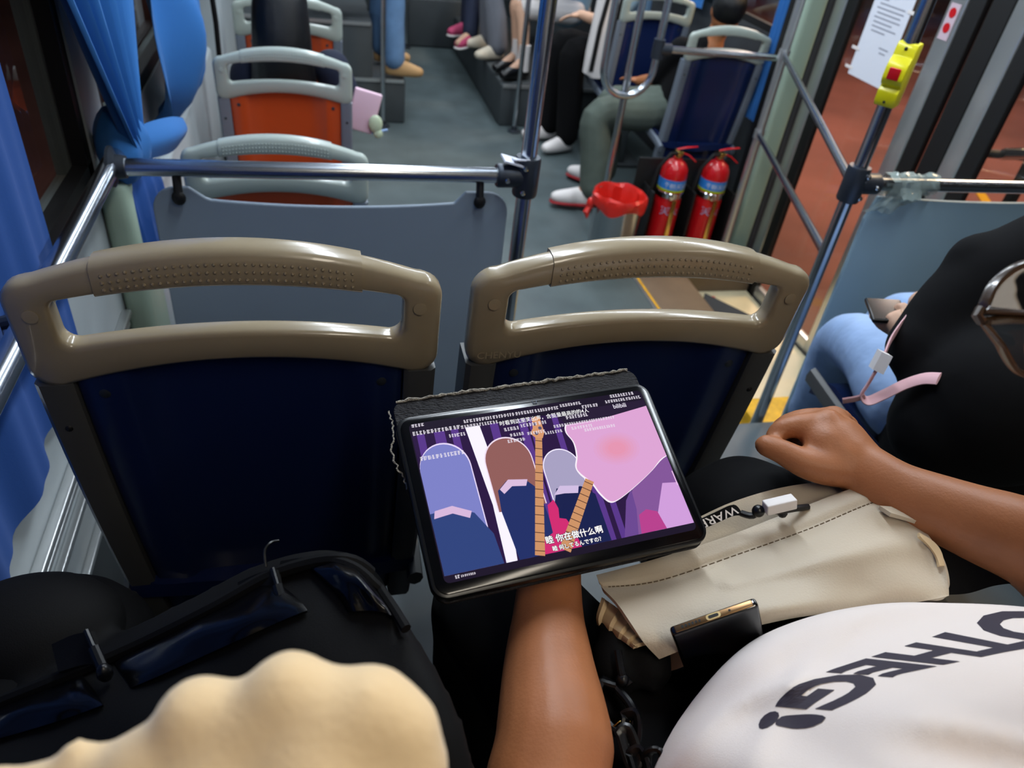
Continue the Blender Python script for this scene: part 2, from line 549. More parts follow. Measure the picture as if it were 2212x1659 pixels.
# windows
n = 1
for X, WW, gm in ((WL - 0.05, WINL, M_glass), (WR + 0.05, [w for w in WINR if w[2] > 0], M_glass)):
    for ya, yb, za, zt in WW:
        b = MB(); b.box((X, (ya + yb) / 2, (za + zt) / 2), (0.006, yb - ya, zt - za))
        w = struct(b.build('window_%d' % n, gm, smooth=False), 'side window of the bus')
        b = MB(); t = 0.035
        s = 1 if X < 0 else -1
        for yy in (ya + t / 2, yb - t / 2, (ya + yb) / 2 + 0.36):
            b.box((X + s * 0.03, yy, (za + zt) / 2), (0.03, t, zt - za))
        for zz in (za + t / 2, zt - t / 2):
            b.box((X + s * 0.03, (ya + yb) / 2, zz), (0.03, yb - ya, t))
        b.build('window_frame', M_black, w, smooth=False)
        n += 1
# rear window
b = MB(); b.box(((WL + WR) / 2, Y0 - 0.04, 1.6), (WR - WL, 0.01, 0.95))
struct(b.build('window_%d' % n, M_glass, smooth=False), 'rear window')

# door: two leaves meeting in the middle, glass in metal stiles with black rubber edges
def leaf(num, ya, yb, lab, near_seal, far_seal):
    x = WR + 0.03; za, zt = -0.24, 2.08
    b = MB(); b.box((x, (ya + yb) / 2, (za + zt) / 2), (0.008, yb - ya, zt - za))
    d = struct(b.build('door_%d' % num, M_glass, smooth=False), lab)
    for yy in (ya + 0.045, yb - 0.045):
        b = MB(); b.box((x, yy, (za + zt) / 2), (0.04, 0.085, zt - za), bev=0.008); b.build('stile', M_alu, d)
    for zz in (za + 0.05, zt - 0.05):
        b = MB(); b.box((x, (ya + yb) / 2, zz), (0.036, yb - ya, 0.1), bev=0.006); b.build('door_rail', M_alu, d)
    for yy, w in (near_seal, far_seal):
        b = MB(); b.box((x - 0.004, yy, (za + zt) / 2), (0.03, w, zt - za), bev=0.006); b.build('rubber_seal', M_black, d)
    return d


leaf(1, 2.445, 3.20, 'front glass door leaf in aluminium frame with black seals', (2.405, 0.075), (3.08, 0.07))
d2 = leaf(2, 1.64, 2.245, 'rear glass door leaf in aluminium frame with black seals', (2.12, 0.07), (2.295, 0.095))
b = MB(); b.box((WR - 0.05, 3.26, 0.9), (0.10, 0.085, 2.4), bev=0.02)
struct(b.build('trim_%d' % k, M_green_post), 'pale green door post in front of the glass door'); k += 1
b = MB(); b.box((WR - 0.05, 3.345, 0.9), (0.10, 0.06, 2.4), bev=0.01); struct(b.build('trim_%d' % k, M_black), 'black rubber strip beside the door post'); k += 1
TB = Vector((2.02, 3.13, 0))
b = MB(); b.tube([TB + Vector((0, 0, -0.2)), TB + Vector((0, 0, 2.4))], 0.02, 14)
struct(b.build('trim_%d' % k, M_alu), 'pale metal tube standing in front of the door post'); k += 1

# outside: red paving, a yellow line, a far dark wall
b = MB(); b.box((7, 6, -0.38), (60, 60, 0.1)); g = struct(b.build('ground_outside', M_ground, smooth=False), 'red paving outside the bus door')
b = MB(); b.box((5.2, 4.6, -0.325), (3.0, 0.08, 0.012), Matrix.Rotation(math.radians(62), 3, 'Z')); b.build('road_line', M_yellowf, g, smooth=False)
M_far = mat('dark_far_wall', '#3a2c28', 0.9, mottle=0.3, mscale=0.6)
b = MB(); b.box((16, 8, 2), (0.3, 40, 5)); struct(b.build('wall_outside_right', M_far, smooth=False), 'dark wall across the road')
b = MB(); b.box((-6, 5, 2), (0.3, 40, 5)); struct(b.build('wall_outside_left', M_far, smooth=False), 'dark wall beyond the left windows')

# ceiling lamps
M_lampc = mat('lamp_diffuser', '#ffffff', 0.4, emit=(0.80, 0.90, 1.0, 1), estr=3.0)


def ceiling_lamp(x, y, L, power, lab, colr=(0.84, 0.92, 1.0)):
    t = thing('ceiling_light', lab, 'light', (x, y, CEIL), 'long ceiling lamps above the aisle')
    b = MB(); b.box((x, y, CEIL - 0.015), (0.18, L, 0.03), bev=0.008); b.build('housing', M_wall, t)
    b = MB(); b.box((x, y, CEIL - 0.032), (0.13, L - 0.05, 0.012), bev=0.004); b.build('diffuser', M_lampc, t)
    l = area('lamp_glow', (0, 0, -0.045), (0, 0, 0), 0.13, L - 0.05, power, colr); l.parent = t
    return t


for i, (y, L) in enumerate(((-0.45, 1.0), (1.45, 1.3), (3.05, 1.3), (4.65, 1.3), (6.25, 1.3))):
    nm = ['nearest the rear window but tinted for warm light from behind', 'over the partition bars', 'over the door', 'over the wheel boxes', 'nearest the front bulkhead'][i]
    ceiling_lamp(0.30, y, L, [6.0, 19, 19, 15, 11][i], 'long white lamp on the left of the ceiling, ' + nm, (1.0, 0.86, 0.66) if i == 0 else (0.84, 0.92, 1.0))  # rear pair tinted warm to stand in for warm light from behind
    ceiling_lamp(1.45, y, L, [2.5, 19, 19, 15, 11][i], 'long white lamp on the right of the ceiling, ' + nm, (1.0, 0.80, 0.58) if i == 0 else (0.84, 0.92, 1.0))


# ------------------------------------------------------------------ seats
def arch(x, zc, drop, half=0.215):
    return zc - drop * (abs(x) / half) ** 2


def seat_loop(w, ztop, dtop, zbot, dbot, r, nt=26, ns=8, nc=6):
    """closed loop (x, z) of an arched band: top, right, bottom, left, with rounded corners"""
    out = []
    h = w / 2
    zt = arch(h, ztop, dtop); zb = arch(h, zbot, dbot)
    for i in range(nt):
        x = lerp(-h + r, h - r, i / (nt - 1)); out.append((x, arch(x, ztop, dtop)))
    zt2 = arch(h - r, ztop, dtop); zb2 = arch(h - r, zbot, dbot)
    for i in range(1, nc):
        a = PI / 2 * (1 - i / nc); out.append((h - r + r * math.cos(a), zt2 - r + r * math.sin(a)))
    for i in range(ns):
        out.append((h, lerp(zt2 - r, zb2 + r, i / (ns - 1))))
    for i in range(1, nc):
        a = -PI / 2 * (i / nc); out.append((h - r + r * math.cos(a), zb2 + r + r * math.sin(a)))
    for i in range(nt):
        x = lerp(h - r, -h + r, i / (nt - 1)); out.append((x, arch(x, zbot, dbot)))
    for i in range(1, nc):
        a = -PI / 2 - PI / 2 * (i / nc); out.append((-h + r + r * math.cos(a), zb2 + r + r * math.sin(a)))
    for i in range(ns):
        out.append((-h, lerp(zb2 + r, zt2 - r, i / (ns - 1))))
    for i in range(1, nc):
        a = PI - PI / 2 * (i / nc); out.append((-h + r + r * math.cos(a), zt2 - r + r * math.sin(a)))
    return out


def lean(z):
    return max(0.0, (0.98 - z)) * 0.10        # the back comes forward a little towards the cushion


def make_seat(name, label, group, loc, mh, mp, mr, detail=True, near=False):
    t = thing(name, label, 'seat', (0, 0, 0), group)
    # local frame: x across, y forward, z above its floor; back face of the backrest at y = 0
    outer = seat_loop(0.43, 1.030, 0.045, 0.890, 0.040, 0.026)
    inner = seat_loop(0.345, 0.992, 0.030, 0.931, 0.025, 0.014)
    rings = []
    dep = 0.030
    prof = [(0.0, 0.009), (0.06, 0.0035), (0.18, 0.0), (0.85, 0.0), (0.95, 0.0015), (1.0, 0.006),
            (1.0, dep * 0.5), (1.0, dep - 0.008), (0.92, dep - 0.002), (0.7, dep), (0.3, dep), (0.1, dep - 0.002), (0.0, dep - 0.009), (0.0, dep * 0.5)]
    for (ox, oz), (ix, iz) in zip(outer, inner):
        rings.append([Vector((lerp(ox, ix, a), y + lean(lerp(oz, iz, a)) * (1 if True else 0), lerp(oz, iz, a))) for a, y in prof])
    b = MB(); b.loft(rings, True, False, True)
    hnd = b.build('handle_frame', mh, t, angle=1.0)
    if detail:
        # grip: a thicker sleeve on the top bar
        rg = []
        for i in range(29):
            x = lerp(-0.128, 0.128, i / 28); zt = arch(x, 1.030, 0.045) + 0.0022; zb = arch(x, 0.992, 0.030) - 0.002
            pr = [(0.0, 0.008), (0.07, 0.002), (0.20, -0.0022), (0.88, -0.0022), (0.97, 0.0), (1.0, 0.006), (1.0, dep - 0.008), (0.95, dep), (0.5, dep + 0.002), (0.06, dep), (0.0, dep - 0.009), (0.0, 0.015)]
            rg.append([Vector((x, y, lerp(zt, zb, a))) for a, y in pr])
        b = MB(); b.loft(rg); grip = b.build('grip', mh, t, angle=0.9)
        b = MB()
        for r_ in range(3):
            for i in range(33):
                x = lerp(-0.118, 0.118, i / 32); zt = arch(x, 1.030, 0.045); zb = arch(x, 0.992, 0.030)
                b.ball((x, -0.0025, lerp(zt, zb, 0.36 + 0.23 * r_)), (0.0019, 0.0019, 0.0019), 6, 4)
        dd = b.build('grip_dots', mh, grip); dd['kind'] = 'stuff'
        for s in (-1, 1):
            b = MB(); b.lathe([(0.0075, 0.0), (0.0075, 0.0006), (0.006, 0.0008)], (s * 0.190, 0.0012, 0.958), 20, Matrix.Rotation(PI / 2, 3, 'X'))
            b.build('round_plug', mh, t)
    # backrest panel with two raised ribs
    xs = [-0.178, -0.172, -0.150, -0.135, -0.122, -0.112, -0.06, 0.0, 0.06, 0.112, 0.122, 0.135, 0.150, 0.172, 0.178]
    yo = [0.020, 0.012, 0.010, 0.008, 0.014, 0.026, 0.030, 0.031, 0.030, 0.026, 0.014, 0.008, 0.010, 0.012, 0.020]
    rows = []
    for j in range(15):
        q = j / 14; row = []
        for x, y in zip(xs, yo):
            z = lerp(arch(x, 0.895, 0.040), 0.34, q)
            tp = 1.0 - 0.05 * q * q
            row.append(Vector((x * tp, y * 0.8 + lean(z) + 0.012 * q * q * 4 * 0.6, z)))
        rows.append(row)
    b = MB(); b.sheet(rows, 0.012, (0, -1, 0))
    pan = b.build('back_panel', mp, t, angle=0.9)
    for s in (-1, 1):
        rg = []
        for j in range(15):
            q = j / 14; z = lerp(0.885 if False else arch(0.2, 0.890, 0.040) + 0.01, 0.33, q); tp = 1.0 - 0.04 * q * q
            xa, xb = s * 0.176 * tp, s * 0.2135 * tp; y = lean(z) + 0.012 * q * q * 2.4
            rg.append([Vector((xa, y + 0.004, z)), Vector((lerp(xa, xb, .15), y, z)), Vector((lerp(xa, xb, .85), y, z)), Vector((xb, y + 0.006, z)), Vector((xb, y + 0.05, z)), Vector((xa, y + 0.05, z))])
        b = MB(); b.loft(rg); rail = b.build('side_rail', mr, t, angle=0.7)
        if detail:
            for z_ in (0.80,):
                b = MB(); b.ball((s * 0.195, lean(z_) + 0.0012, z_), (0.0045, 0.003, 0.0045), 12, 6); b.build('screw_recess', M_black, rail)
            b = MB(); b.lathe([(0.006, 0), (0.006, 0.003), (0.0035, 0.004)], (s * 0.150, lean(0.845) + 0.0105, 0.845), 16, Matrix.Rotation(PI / 2, 3, 'X')); b.build('screw', M_clamp, pan)
    # cushion, pan and leg
    rg = []
    for j in range(12):
        q = j / 11; y = lerp(0.07, 0.45, q); zt = 0.455 + 0.02 * q - 0.03 * max(0, q - 0.85) * 6; w = 0.205 - 0.01 * q
        rg.append([Vector((-w, y, zt + 0.015)), Vector((-w * 0.8, y, zt - 0.005)), Vector((0, y, zt - 0.015)), Vector((w * 0.8, y, zt - 0.005)), Vector((w, y, zt + 0.015)),
                   Vector((w, y, zt - 0.03)), Vector((0, y, zt - 0.05)), Vector((-w, y, zt - 0.03))])
    b = MB(); b.loft(rg); b.build('cushion', mp, t, angle=0.9)
    for s in (-1, 1):
        b = MB()
        b.tube([(s * 0.208, 0.055, 0.42), (s * 0.208, 0.12, 0.435), (s * 0.206, 0.30, 0.45), (s * 0.20, 0.46, 0.462)], 0.016, 8, flat=(0.8, 1.4))
        b.build('cushion_rim', mr, t)
    b = MB(); b.box((0, 0.24, 0.20), (0.06, 0.22, 0.42), bev=0.01); b.box((0, 0.24, 0.01), (0.30, 0.30, 0.02), bev=0.005); b.build('pedestal', M_wall_d, t)
    t.location = loc
    return t


sL = make_seat('bus_seat', 'navy bus seat on the left, its top tinted as if warmly lit, behind the black backpack', 'navy seats of the row in front', (-0.091, 0.688, RF), M_handle, M_blue, M_rail)
sR = copy_tree(sL); sR.location = (0.374, 0.694, RF); sR['label'] = 'navy bus seat behind the lit tablet, its top tinted as if warmly lit'
# moulded maker's mark on the right-hand seat's frame
vs, fs = text_mesh('CHENYU', 0.0135)
b = MB(); b.add([Vector((0.374 - 0.205 + v.x, 0.694 + 0.001 - 0.0012, RF + 0.884 + v.y)) for v in vs], fs)
mk = b.build('moulded_lettering', M_handle, None, smooth=False)
mk.parent = sR; mk.location = (-sR.location.x, -sR.location.y, -sR.location.z)

og = 'orange seats along the left wall'
s1 = make_seat('orange_seat', 'orange bus seat just beyond the grey partition, top crossed by the bar', og, (-0.10, 1.78, 0), M_handle_g, M_orange, M_rail_s)
s2 = copy_tree(s1); s2.location = (-0.10, 2.57, 0); s2['label'] = 'middle orange bus seat, in which the long-haired person sits'
s3 = copy_tree(s1); s3.location = (-0.10, 3.39, 0); s3['label'] = 'farthest orange bus seat, ahead of the long-haired person'
bg = 'navy seats beside the front door side'
s4 = make_seat('bus_seat', 'navy bus seat right behind the two fire extinguishers', bg, (1.93, 3.45, 0), M_handle_g, M_blue, M_rail_s)
s5 = copy_tree(s4); s5.location = (1.87, 4.22, 0); s5['label'] = 'navy bus seat ahead of the one behind the fire extinguishers'
SC.cycles.max_bounces = 4
SC.cycles.diffuse_bounces = 2
SC.cycles.glossy_bounces = 3
SC.cycles.transmission_bounces = 4
SC.cycles.transparent_max_bounces = 8
SC.cycles.caustics_reflective = False
SC.cycles.caustics_refractive = False

# ------------------------------------------------------------------ partitions and handrails
BZ = 1.045


def bolt(p, axis, parent, r=0.006):
    b = MB(); b.lathe([(r, 0), (r, r * 0.7), (r * 0.6, r)], p, 10, axis); return b.build('bolt', M_chrome_b, parent)


RX90 = Matrix.Rotation(PI / 2, 3, 'X')


def partition(name, label, x0, x1, px, panel, zlow, mp, zone):
    t = thing(name, label, 'partition', (px, YB, 0))
    b = MB(); b.tube([(x0, YB, BZ), (x1, YB, BZ)], 0.0175, 20); b.build('crossbar', M_chrome, t)
    b = MB(); b.tube([(px, YB, 0.0 if zone == 'L' else 0.0), (px, YB, CEIL)], 0.0175, 20); b.build('pole', M_chrome, t)
    # cast clamp joining bar and pole
    s = 1 if zone == 'R' else -1
    b = MB()
    b.lathe([(0.027, -0.045), (0.029, -0.04), (0.029, 0.04), (0.027, 0.045)], (px, YB, BZ), 20)
    b.lathe([(0.026, 0.0), (0.027, 0.066), (0.024, 0.07)], (px, YB, BZ), 20, Matrix.Rotation(s * PI / 2, 3, 'Y'))
    c = b.build('clamp', M_clamp, t, angle=0.7)
    for dx, dz in ((0.012, 0.028), (0.012, -0.028), (0.05, 0.0)):
        bolt((px + s * dx, YB - 0.028, BZ + dz), RX90, c)
    # panel
    P = []
    for (x, z) in panel:
        P.append((x, YB - 0.004, z))
    b = MB(); b.prism(P, (0, 0.012, 0)); b.build('panel', mp, t, smooth=False, bevel=0.003)
    return t


def arc(cx, cz, r, a0, a1, n=6):
    return [(cx + r * math.cos(math.radians(lerp(a0, a1, i / n))), cz + r * math.sin(math.radians(lerp(a0, a1, i / n)))) for i in range(n + 1)]


def edgecurve(xa, xb, z0, sag, n=14):
    return [(lerp(xa, xb, i / n), z0 - sag * (1 - (2 * i / n - 1) ** 2)) for i in range(n + 1)]


pl = arc(-0.29, 0.955, 0.05, 180, 90) + [(-0.265, 1.005), (-0.235, 0.982)] + edgecurve(-0.225, 0.29, 0.978, 0.012) + [(0.315, 1.005)] + arc(0.365, 0.955, 0.05, 90, 0) + [(0.415, 0.16)] + [(-0.34, 0.16)]
pt = partition('handrail_partition', 'slate grey partition panel hung under a steel bar on the left', -0.40, 0.45, 0.45, pl, 0.2, M_part, 'L')
for x in (-0.285, 0.345):
    b = MB(); b.tube([(x, YB, BZ - 0.012), (x, YB - 0.012, BZ - 0.05)], 0.009, 10); b.ball((x, YB - 0.014, BZ - 0.058), (0.014, 0.008, 0.016), 14, 8); b.build('panel_bracket', M_black, pt)
b = MB(); b.lathe([(0.04, 0), (0.04, 0.006), (0.024, 0.012), (0.022, 0.03)], (-0.405, YB, BZ), 20, Matrix.Rotation(PI / 2, 3, 'Y')); b.build('wall_flange', M_clamp, pt)

pr = [(1.40, 0.06), (1.385, 0.95)] + edgecurve(1.40, 2.18, 1.012, 0.012) + [(2.19, 0.95), (2.19, 0.06)]
pr_ = partition('handrail_partition', 'blue-grey partition panel beside the door, with steel bar and clamp', 1.31, WR, 1.31, pr, 0.05, M_part_r, 'R')
# two steel braces from the door tube to the partition pole
for z, lab in ((1.045, 'upper'), (0.85, 'lower')):
    e0 = Vector((2.012, 3.115, 0.995 if z > 1 else 0.64)); e1 = Vector((1.31, YB + 0.012, z))
    b = MB(); b.tube([e0, e1], 0.0125, 14)
    o = one(b, 'brace_rail', M_chrome, lab + ' slanting steel rail from the door post to the right partition pole', 'handrail', 'slanting rails by the door')
    b = MB(); b.lathe([(0.025, -0.02), (0.025, 0.02)], Vector((2.02, 3.13, e0.z)), 14); b.build('collar', M_alu, o)
# wrap of clear plastic film around the right bar and on the clamp of the left one
b = MB(); rnd = random.Random(3)
rows = []
for i in range(15):
    x = 1.40 + 0.15 * i / 14; row = []
    for k in range(13):
        a = 2 * PI * k / 12
        r = 0.020 + 0.010 * rnd.random() + (0.02 if 3 < i < 9 and 6 < k < 10 else 0)
        row.append(Vector((x + 0.012 * rnd.random(), YB + r * math.cos(a), BZ + r * math.sin(a) * 1.15)))
    row[-1] = row[0]; rows.append(row)
b.sheet(rows)
fl = []
for i in range(9):
    row = []
    for k in range(6):
        row.append(Vector((1.41 + 0.11 * i / 8 + 0.012 * (rnd.random() - .5) - 0.06 * k / 5, YB - 0.022 - 0.01 * rnd.random(), BZ - 0.01 - 0.055 * k / 5 * (1 if i < 7 else 0.5) + 0.01 * (rnd.random() - .5))))
    fl.append(row)
b.sheet(fl)
M_filmw = mat('crumpled_plastic_film', '#9fb0ad', 0.18, alpha=0.55, coat=0.5, bump=0.5, bscale=60)
one(b, 'plastic_wrap', M_filmw, 'crumpled clear plastic film taped round the right partition bar', 'plastic film')
b = MB(); b.box((0.415, YB - 0.003, BZ + 0.035), (0.05, 0.045, 0.004), Matrix.Rotation(0.25, 3, 'Y')); b.box((0.43, YB - 0.01, BZ + 0.042), (0.035, 0.03, 0.003), Matrix.Rotation(-0.2, 3, 'X'))
one(b, 'tape_scrap', M_paper, 'pale scrap of tape stuck above the left clamp', 'tape', smooth=False)

# wall rail on the left
b = MB(); b.tube([(-0.405, -0.6, BZ), (-0.405, 1.52, BZ), (-0.405, 1.66, BZ)], 0.0185, 20)
o = one(b, 'window_rail', M_chrome, 'thick steel rail running along the left window', 'handrail')
for y in (0.1, 1.0):
    b = MB(); b.tube([(-0.405, y, BZ), (WL - 0.02, y, BZ - 0.02)], 0.010, 10); b.build('bracket', M_clamp, o)

# aisle poles
for x, y, lab in ((0.41, 4.93, 'slim steel pole standing at the left wheel box'), (1.30, 4.92, 'slim steel pole standing at the right wheel box'), (0.78, 7.0, 'far steel pole at the front step')):
    t = thing('aisle_pole', lab, 'pole', (x, y, 0), 'vertical aisle poles')
    b = MB(); b.tube([(x, y, 0), (x, y, CEIL)], 0.016, 14); b.build('tube', M_chrome, t)
    b = MB(); b.lathe([(0.045, 0), (0.045, 0.008), (0.022, 0.014), (0.02, 0.04)], (x, y, 0), 18); b.build('foot_flange', M_clamp, t)

# the U-shaped rail by the bin
t = thing('u_handrail', 'steel U-shaped handrail on a pole beside the waste bin', 'handrail', (1.37, 3.29, 0))
b = MB(); b.tube([(1.372, 3.29, 0), (1.372, 3.29, CEIL)], 0.0165, 16); b.build('pole', M_chrome, t)
U = [(1.245, 3.28, CEIL)] + [(1.245, 3.28, 0.90)] + [(1.365 - 0.12 * math.cos(a), 3.28, 0.865 - 0.125 * math.sin(a)) for a in [PI * i / 16 for i in range(17)]] + [(1.485, 3.28, 0.90), (1.485, 3.28, CEIL)]
b = MB(); b.tube(U, 0.0165, 16); b.build('u_bend', M_chrome, t)
b = MB(); b.tube([(1.485, 3.28, 0.95), (WR, 3.30, 0.94)], 0.0165, 16); b.build('crossbar', M_chrome, t)
b = MB(); b.lathe([(0.026, -0.04), (0.026, 0.04)], (1.485, 3.28, 0.95), 16); b.lathe([(0.025, 0), (0.025, 0.06)], (1.485, 3.28, 0.95), 16, Matrix.Rotation(PI / 2, 3, 'Y')); b.build('clamp', M_clamp, t)

# stop button on the right pole
t = thing('stop_button', 'yellow stop-request box with red push button on the right pole', 'button', (1.31, YB, 1.24))
side = [(-0.022, 0.0), (-0.030, 0.012), (-0.032, 0.035), (-0.024, 0.045), (-0.036, 0.052), (-0.043, 0.064), (-0.042, 0.088), (-0.036, 0.100), (-0.024, 0.112), (-0.022, 0.128), (-0.016, 0.140), (0.024, 0.140), (0.028, 0.13), (0.028, 0.004), (0.024, 0.0)]
Rz = Matrix.Rotation(math.radians(38), 3, 'Z')
P = [Rz @ Vector((x, -0.023, z)) + Vector((1.31, YB, 1.24)) for x, z in side]
b = MB(); b.prism(P, Rz @ Vector((0, 0.046, 0))); b.build('housing', M_yellow, t, bevel=0.004)
b = MB(); b.box(Rz @ Vector((-0.0425, 0, 0.076)) + Vector((1.31, YB, 1.24)), (0.006, 0.026, 0.026), Rz, bev=0.002); b.build('push_button', M_red, t)
for z in (0.012, 0.128):
    b = MB(); b.ball(Rz @ Vector((-0.028 if z < .1 else -0.022, 0, z)) + Vector((1.31, YB, 1.24)), 0.004, 8, 6); b.build('screw', M_black, t)

# notice on the door glass
px = WR - 0.005
o = thing('paper_notice', 'white printed notice taped inside the front door leaf', 'notice', (px, 2.80, 1.15))
b = MB(); b.box((px, 2.80, 1.155), (0.0015, 0.235, 0.34)); b.build('sheet', M_paper, o, smooth=False)
b = MB()
for i, (w, off) in enumerate(((0.035, 0.0), (0.05, 0.06), (0.16, -0.005), (0.17, 0), (0.15, 0.0), (0.165, 0), (0.12, 0.02), (0.155, 0), (0.09, 0.03), (0.0, 0), (0.0, 0), (0.06, -0.05), (0.04, -0.05))):
    if w: b.box((px - 0.0012, 2.80 + off * 0.9, 1.30 - i * 0.0165), (0.0004, w, 0.0048))
b.build('printed_lines', M_ink, o, smooth=False)
for y, z in ((2.925, 1.085), (2.925, 1.01), (2.675, 1.27)):
    b = MB(); b.box((px - 0.002, y, z), (0.0015, 0.05, 0.012)); b.build('tape', M_white, o, smooth=False)

# ------------------------------------------------------------------ curtains
def pleated(x, ya, yb, za, zt, folds, amp, phase=0.0, n=90, m=14, top_shift=0.0):
    rows = []
    for j in range(m):
        q = j / (m - 1); z = lerp(zt, za, q); row = []
        for i in range(n):
            s = i / (n - 1); y = lerp(ya, yb, s) + top_shift * (1 - q)
            w = math.sin(2 * PI * folds * s + phase + 0.5 * math.sin(3 * s + q)) + 0.35 * math.sin(2 * PI * folds * 2.3 * s + 1 + q * .8)
            row.append(Vector((x + amp * w * (0.75 + 0.25 * q), y + amp * 0.5 * math.cos(2 * PI * folds * s * 1.3), z + 0.012 * math.sin(9 * s) * q)))
        rows.append(row)
    return rows


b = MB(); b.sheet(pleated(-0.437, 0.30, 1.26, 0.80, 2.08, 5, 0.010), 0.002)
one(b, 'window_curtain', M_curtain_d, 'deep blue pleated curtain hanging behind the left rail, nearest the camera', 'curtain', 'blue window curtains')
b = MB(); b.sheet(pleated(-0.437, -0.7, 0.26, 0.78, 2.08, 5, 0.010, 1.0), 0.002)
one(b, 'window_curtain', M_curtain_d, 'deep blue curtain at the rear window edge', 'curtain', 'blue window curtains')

# gathered curtain tied at the rail's end
t = thing('tied_curtain', 'blue curtain gathered into a knot over the end of the left rail', 'curtain', (-0.40, 1.70, 1.02), 'blue window curtains')
rows = []
for j in range(16):
    q = j / 15; z = lerp(2.08, 1.02, q); row = []
    g = q ** 1.1
    for i in range(110):
        s = i / 109
        y = lerp(lerp(1.02, 2.46, s), 1.650 + 0.065 * s, g)
        a = lerp(0.020, 0.011, g)
        x = lerp(-0.408, -0.375, g) + a * (math.sin(2 * PI * 9 * s) + 0.5 * math.sin(2 * PI * 17 * s + 1))
        row.append(Vector((x, y, z)))
    rows.append(row)
b = MB(); b.sheet(rows, 0.0015); b.build('gathered_cloth', M_curtain, t, angle=1.3)
b = MB(); rg = []
for j in range(10):
    q = j / 9; cy = 1.68; rr = 0.022 + 0.030 * math.sin(PI * q) ** 0.8; z = lerp(1.12, 0.97, q)
    rg.append([Vector((-0.405 + rr * math.cos(a) * (1 + .12 * math.sin(5 * a)), cy - 0.01 + rr * 1.25 * math.sin(a) * (1 + .10 * math.sin(4 * a + 1)), z)) for a in [2 * PI * k / 28 for k in range(28)]])
b.loft(rg); b.build('knot', M_curtain, t)
tail = surf([[(-0.40, 1.70, 1.06), (-0.37, 1.80, 1.05), (-0.345, 1.93, 1.02), (-0.335, 2.03, 0.985)],
             [(-0.39, 1.69, 1.03), (-0.355, 1.79, 1.01), (-0.325, 1.91, 0.985), (-0.325, 2.01, 0.96)],
             [(-0.40, 1.69, 1.00), (-0.37, 1.78, 0.975), (-0.35, 1.88, 0.95), (-0.345, 1.97, 0.935)]], 16, 12)
b = MB(); b.sheet(tail, 0.012); b.build('tail', M_curtain, t)
tail = surf([[(-0.405, 1.66, 1.00), (-0.39, 1.72, 1.00), (-0.375, 1.78, 0.985)],
             [(-0.405, 1.65, 0.93), (-0.375, 1.73, 0.92), (-0.36, 1.80, 0.90)],
             [(-0.40, 1.66, 0.80), (-0.375, 1.74, 0.78), (-0.365, 1.80, 0.77)]], 14, 14)
for i_, r_ in enumerate(tail):
    for k_, p_ in enumerate(r_): p_.x += 0.006 * math.sin(k_ * 1.9) * i_ / 13
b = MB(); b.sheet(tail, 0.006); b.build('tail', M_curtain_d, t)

# ballooning curtain beyond it
rows = []
for j in range(34):
    q = j / 33; z = lerp(2.08, 0.86, q); row = []
    for i in range(60):
        s = i / 59
        bulge = math.exp(-((q - 0.80) / 0.16) ** 2)
        pinch = 1.0 - 0.35 * max(0, q - 0.9) / 0.1
        y = 2.42 + (s - 0.5) * (0.62 - 0.02 * q) * pinch
        x = -0.40 + 0.075 * bulge * math.sin(PI * min(1, max(0, s))) + 0.032 * math.sin(2 * PI * 3 * s + 2.2 * q) + 0.010 * math.sin(2 * PI * 7 * s + 4 * q) * (1 - bulge)
        x += 0.02 * bulge * math.sin(7 * q + 9 * s) - 0.05 * max(0, q - 0.93) / 0.07
        row.append(Vector((x, y, z)))
    rows.append(row)
b = MB(); b.sheet(rows, 0.002)
one(b, 'bunched_curtain', M_curtain, 'bright blue curtain ballooning out beyond the tied one', 'curtain', 'blue window curtains', angle=1.3)
rows = [[Vector((WR - 0.05 + 0.012 * math.sin(i * 0.9), lerp(3.42, 3.52, i / 20), z)) for i in range(21)] for z in (2.05, 1.5, 0.95, 0.60)]
b = MB(); b.sheet(rows, 0.002)
one(b, 'narrow_curtain', M_curtain, 'narrow strip of blue curtain beside the navy seat at the door', 'curtain', 'blue window curtains')
rows = [[Vector((WR - 0.06 + 0.012 * math.sin(i * 0.9), lerp(4.3, 5.0, i / 40), z)) for i in range(41)] for z in (2.05, 1.5, 0.95)]
b = MB(); b.sheet(rows, 0.002)
one(b, 'far_curtain', M_curtain, 'blue curtain on the right seen through the far navy seat handle', 'curtain', 'blue window curtains')
# dark strap hanging on the far left pillar
b = MB(); b.tube([(-0.33, 3.0, 2.1), (-0.345, 3.0, 1.3), (-0.335, 2.99, 1.0), (-0.34, 2.98, 0.72), (-0.345, 2.97, 0.55)], 0.026, 10, flat=(0.35, 1.0))
o = one(b, 'hanging_strap', M_black_cloth, 'long black strap hanging on the left wall beside the orange seats', 'strap')
b = MB(); b.box((-0.345, 2.97, 0.53), (0.03, 0.06, 0.06), bev=0.006); b.build('buckle', M_bplastic, o)

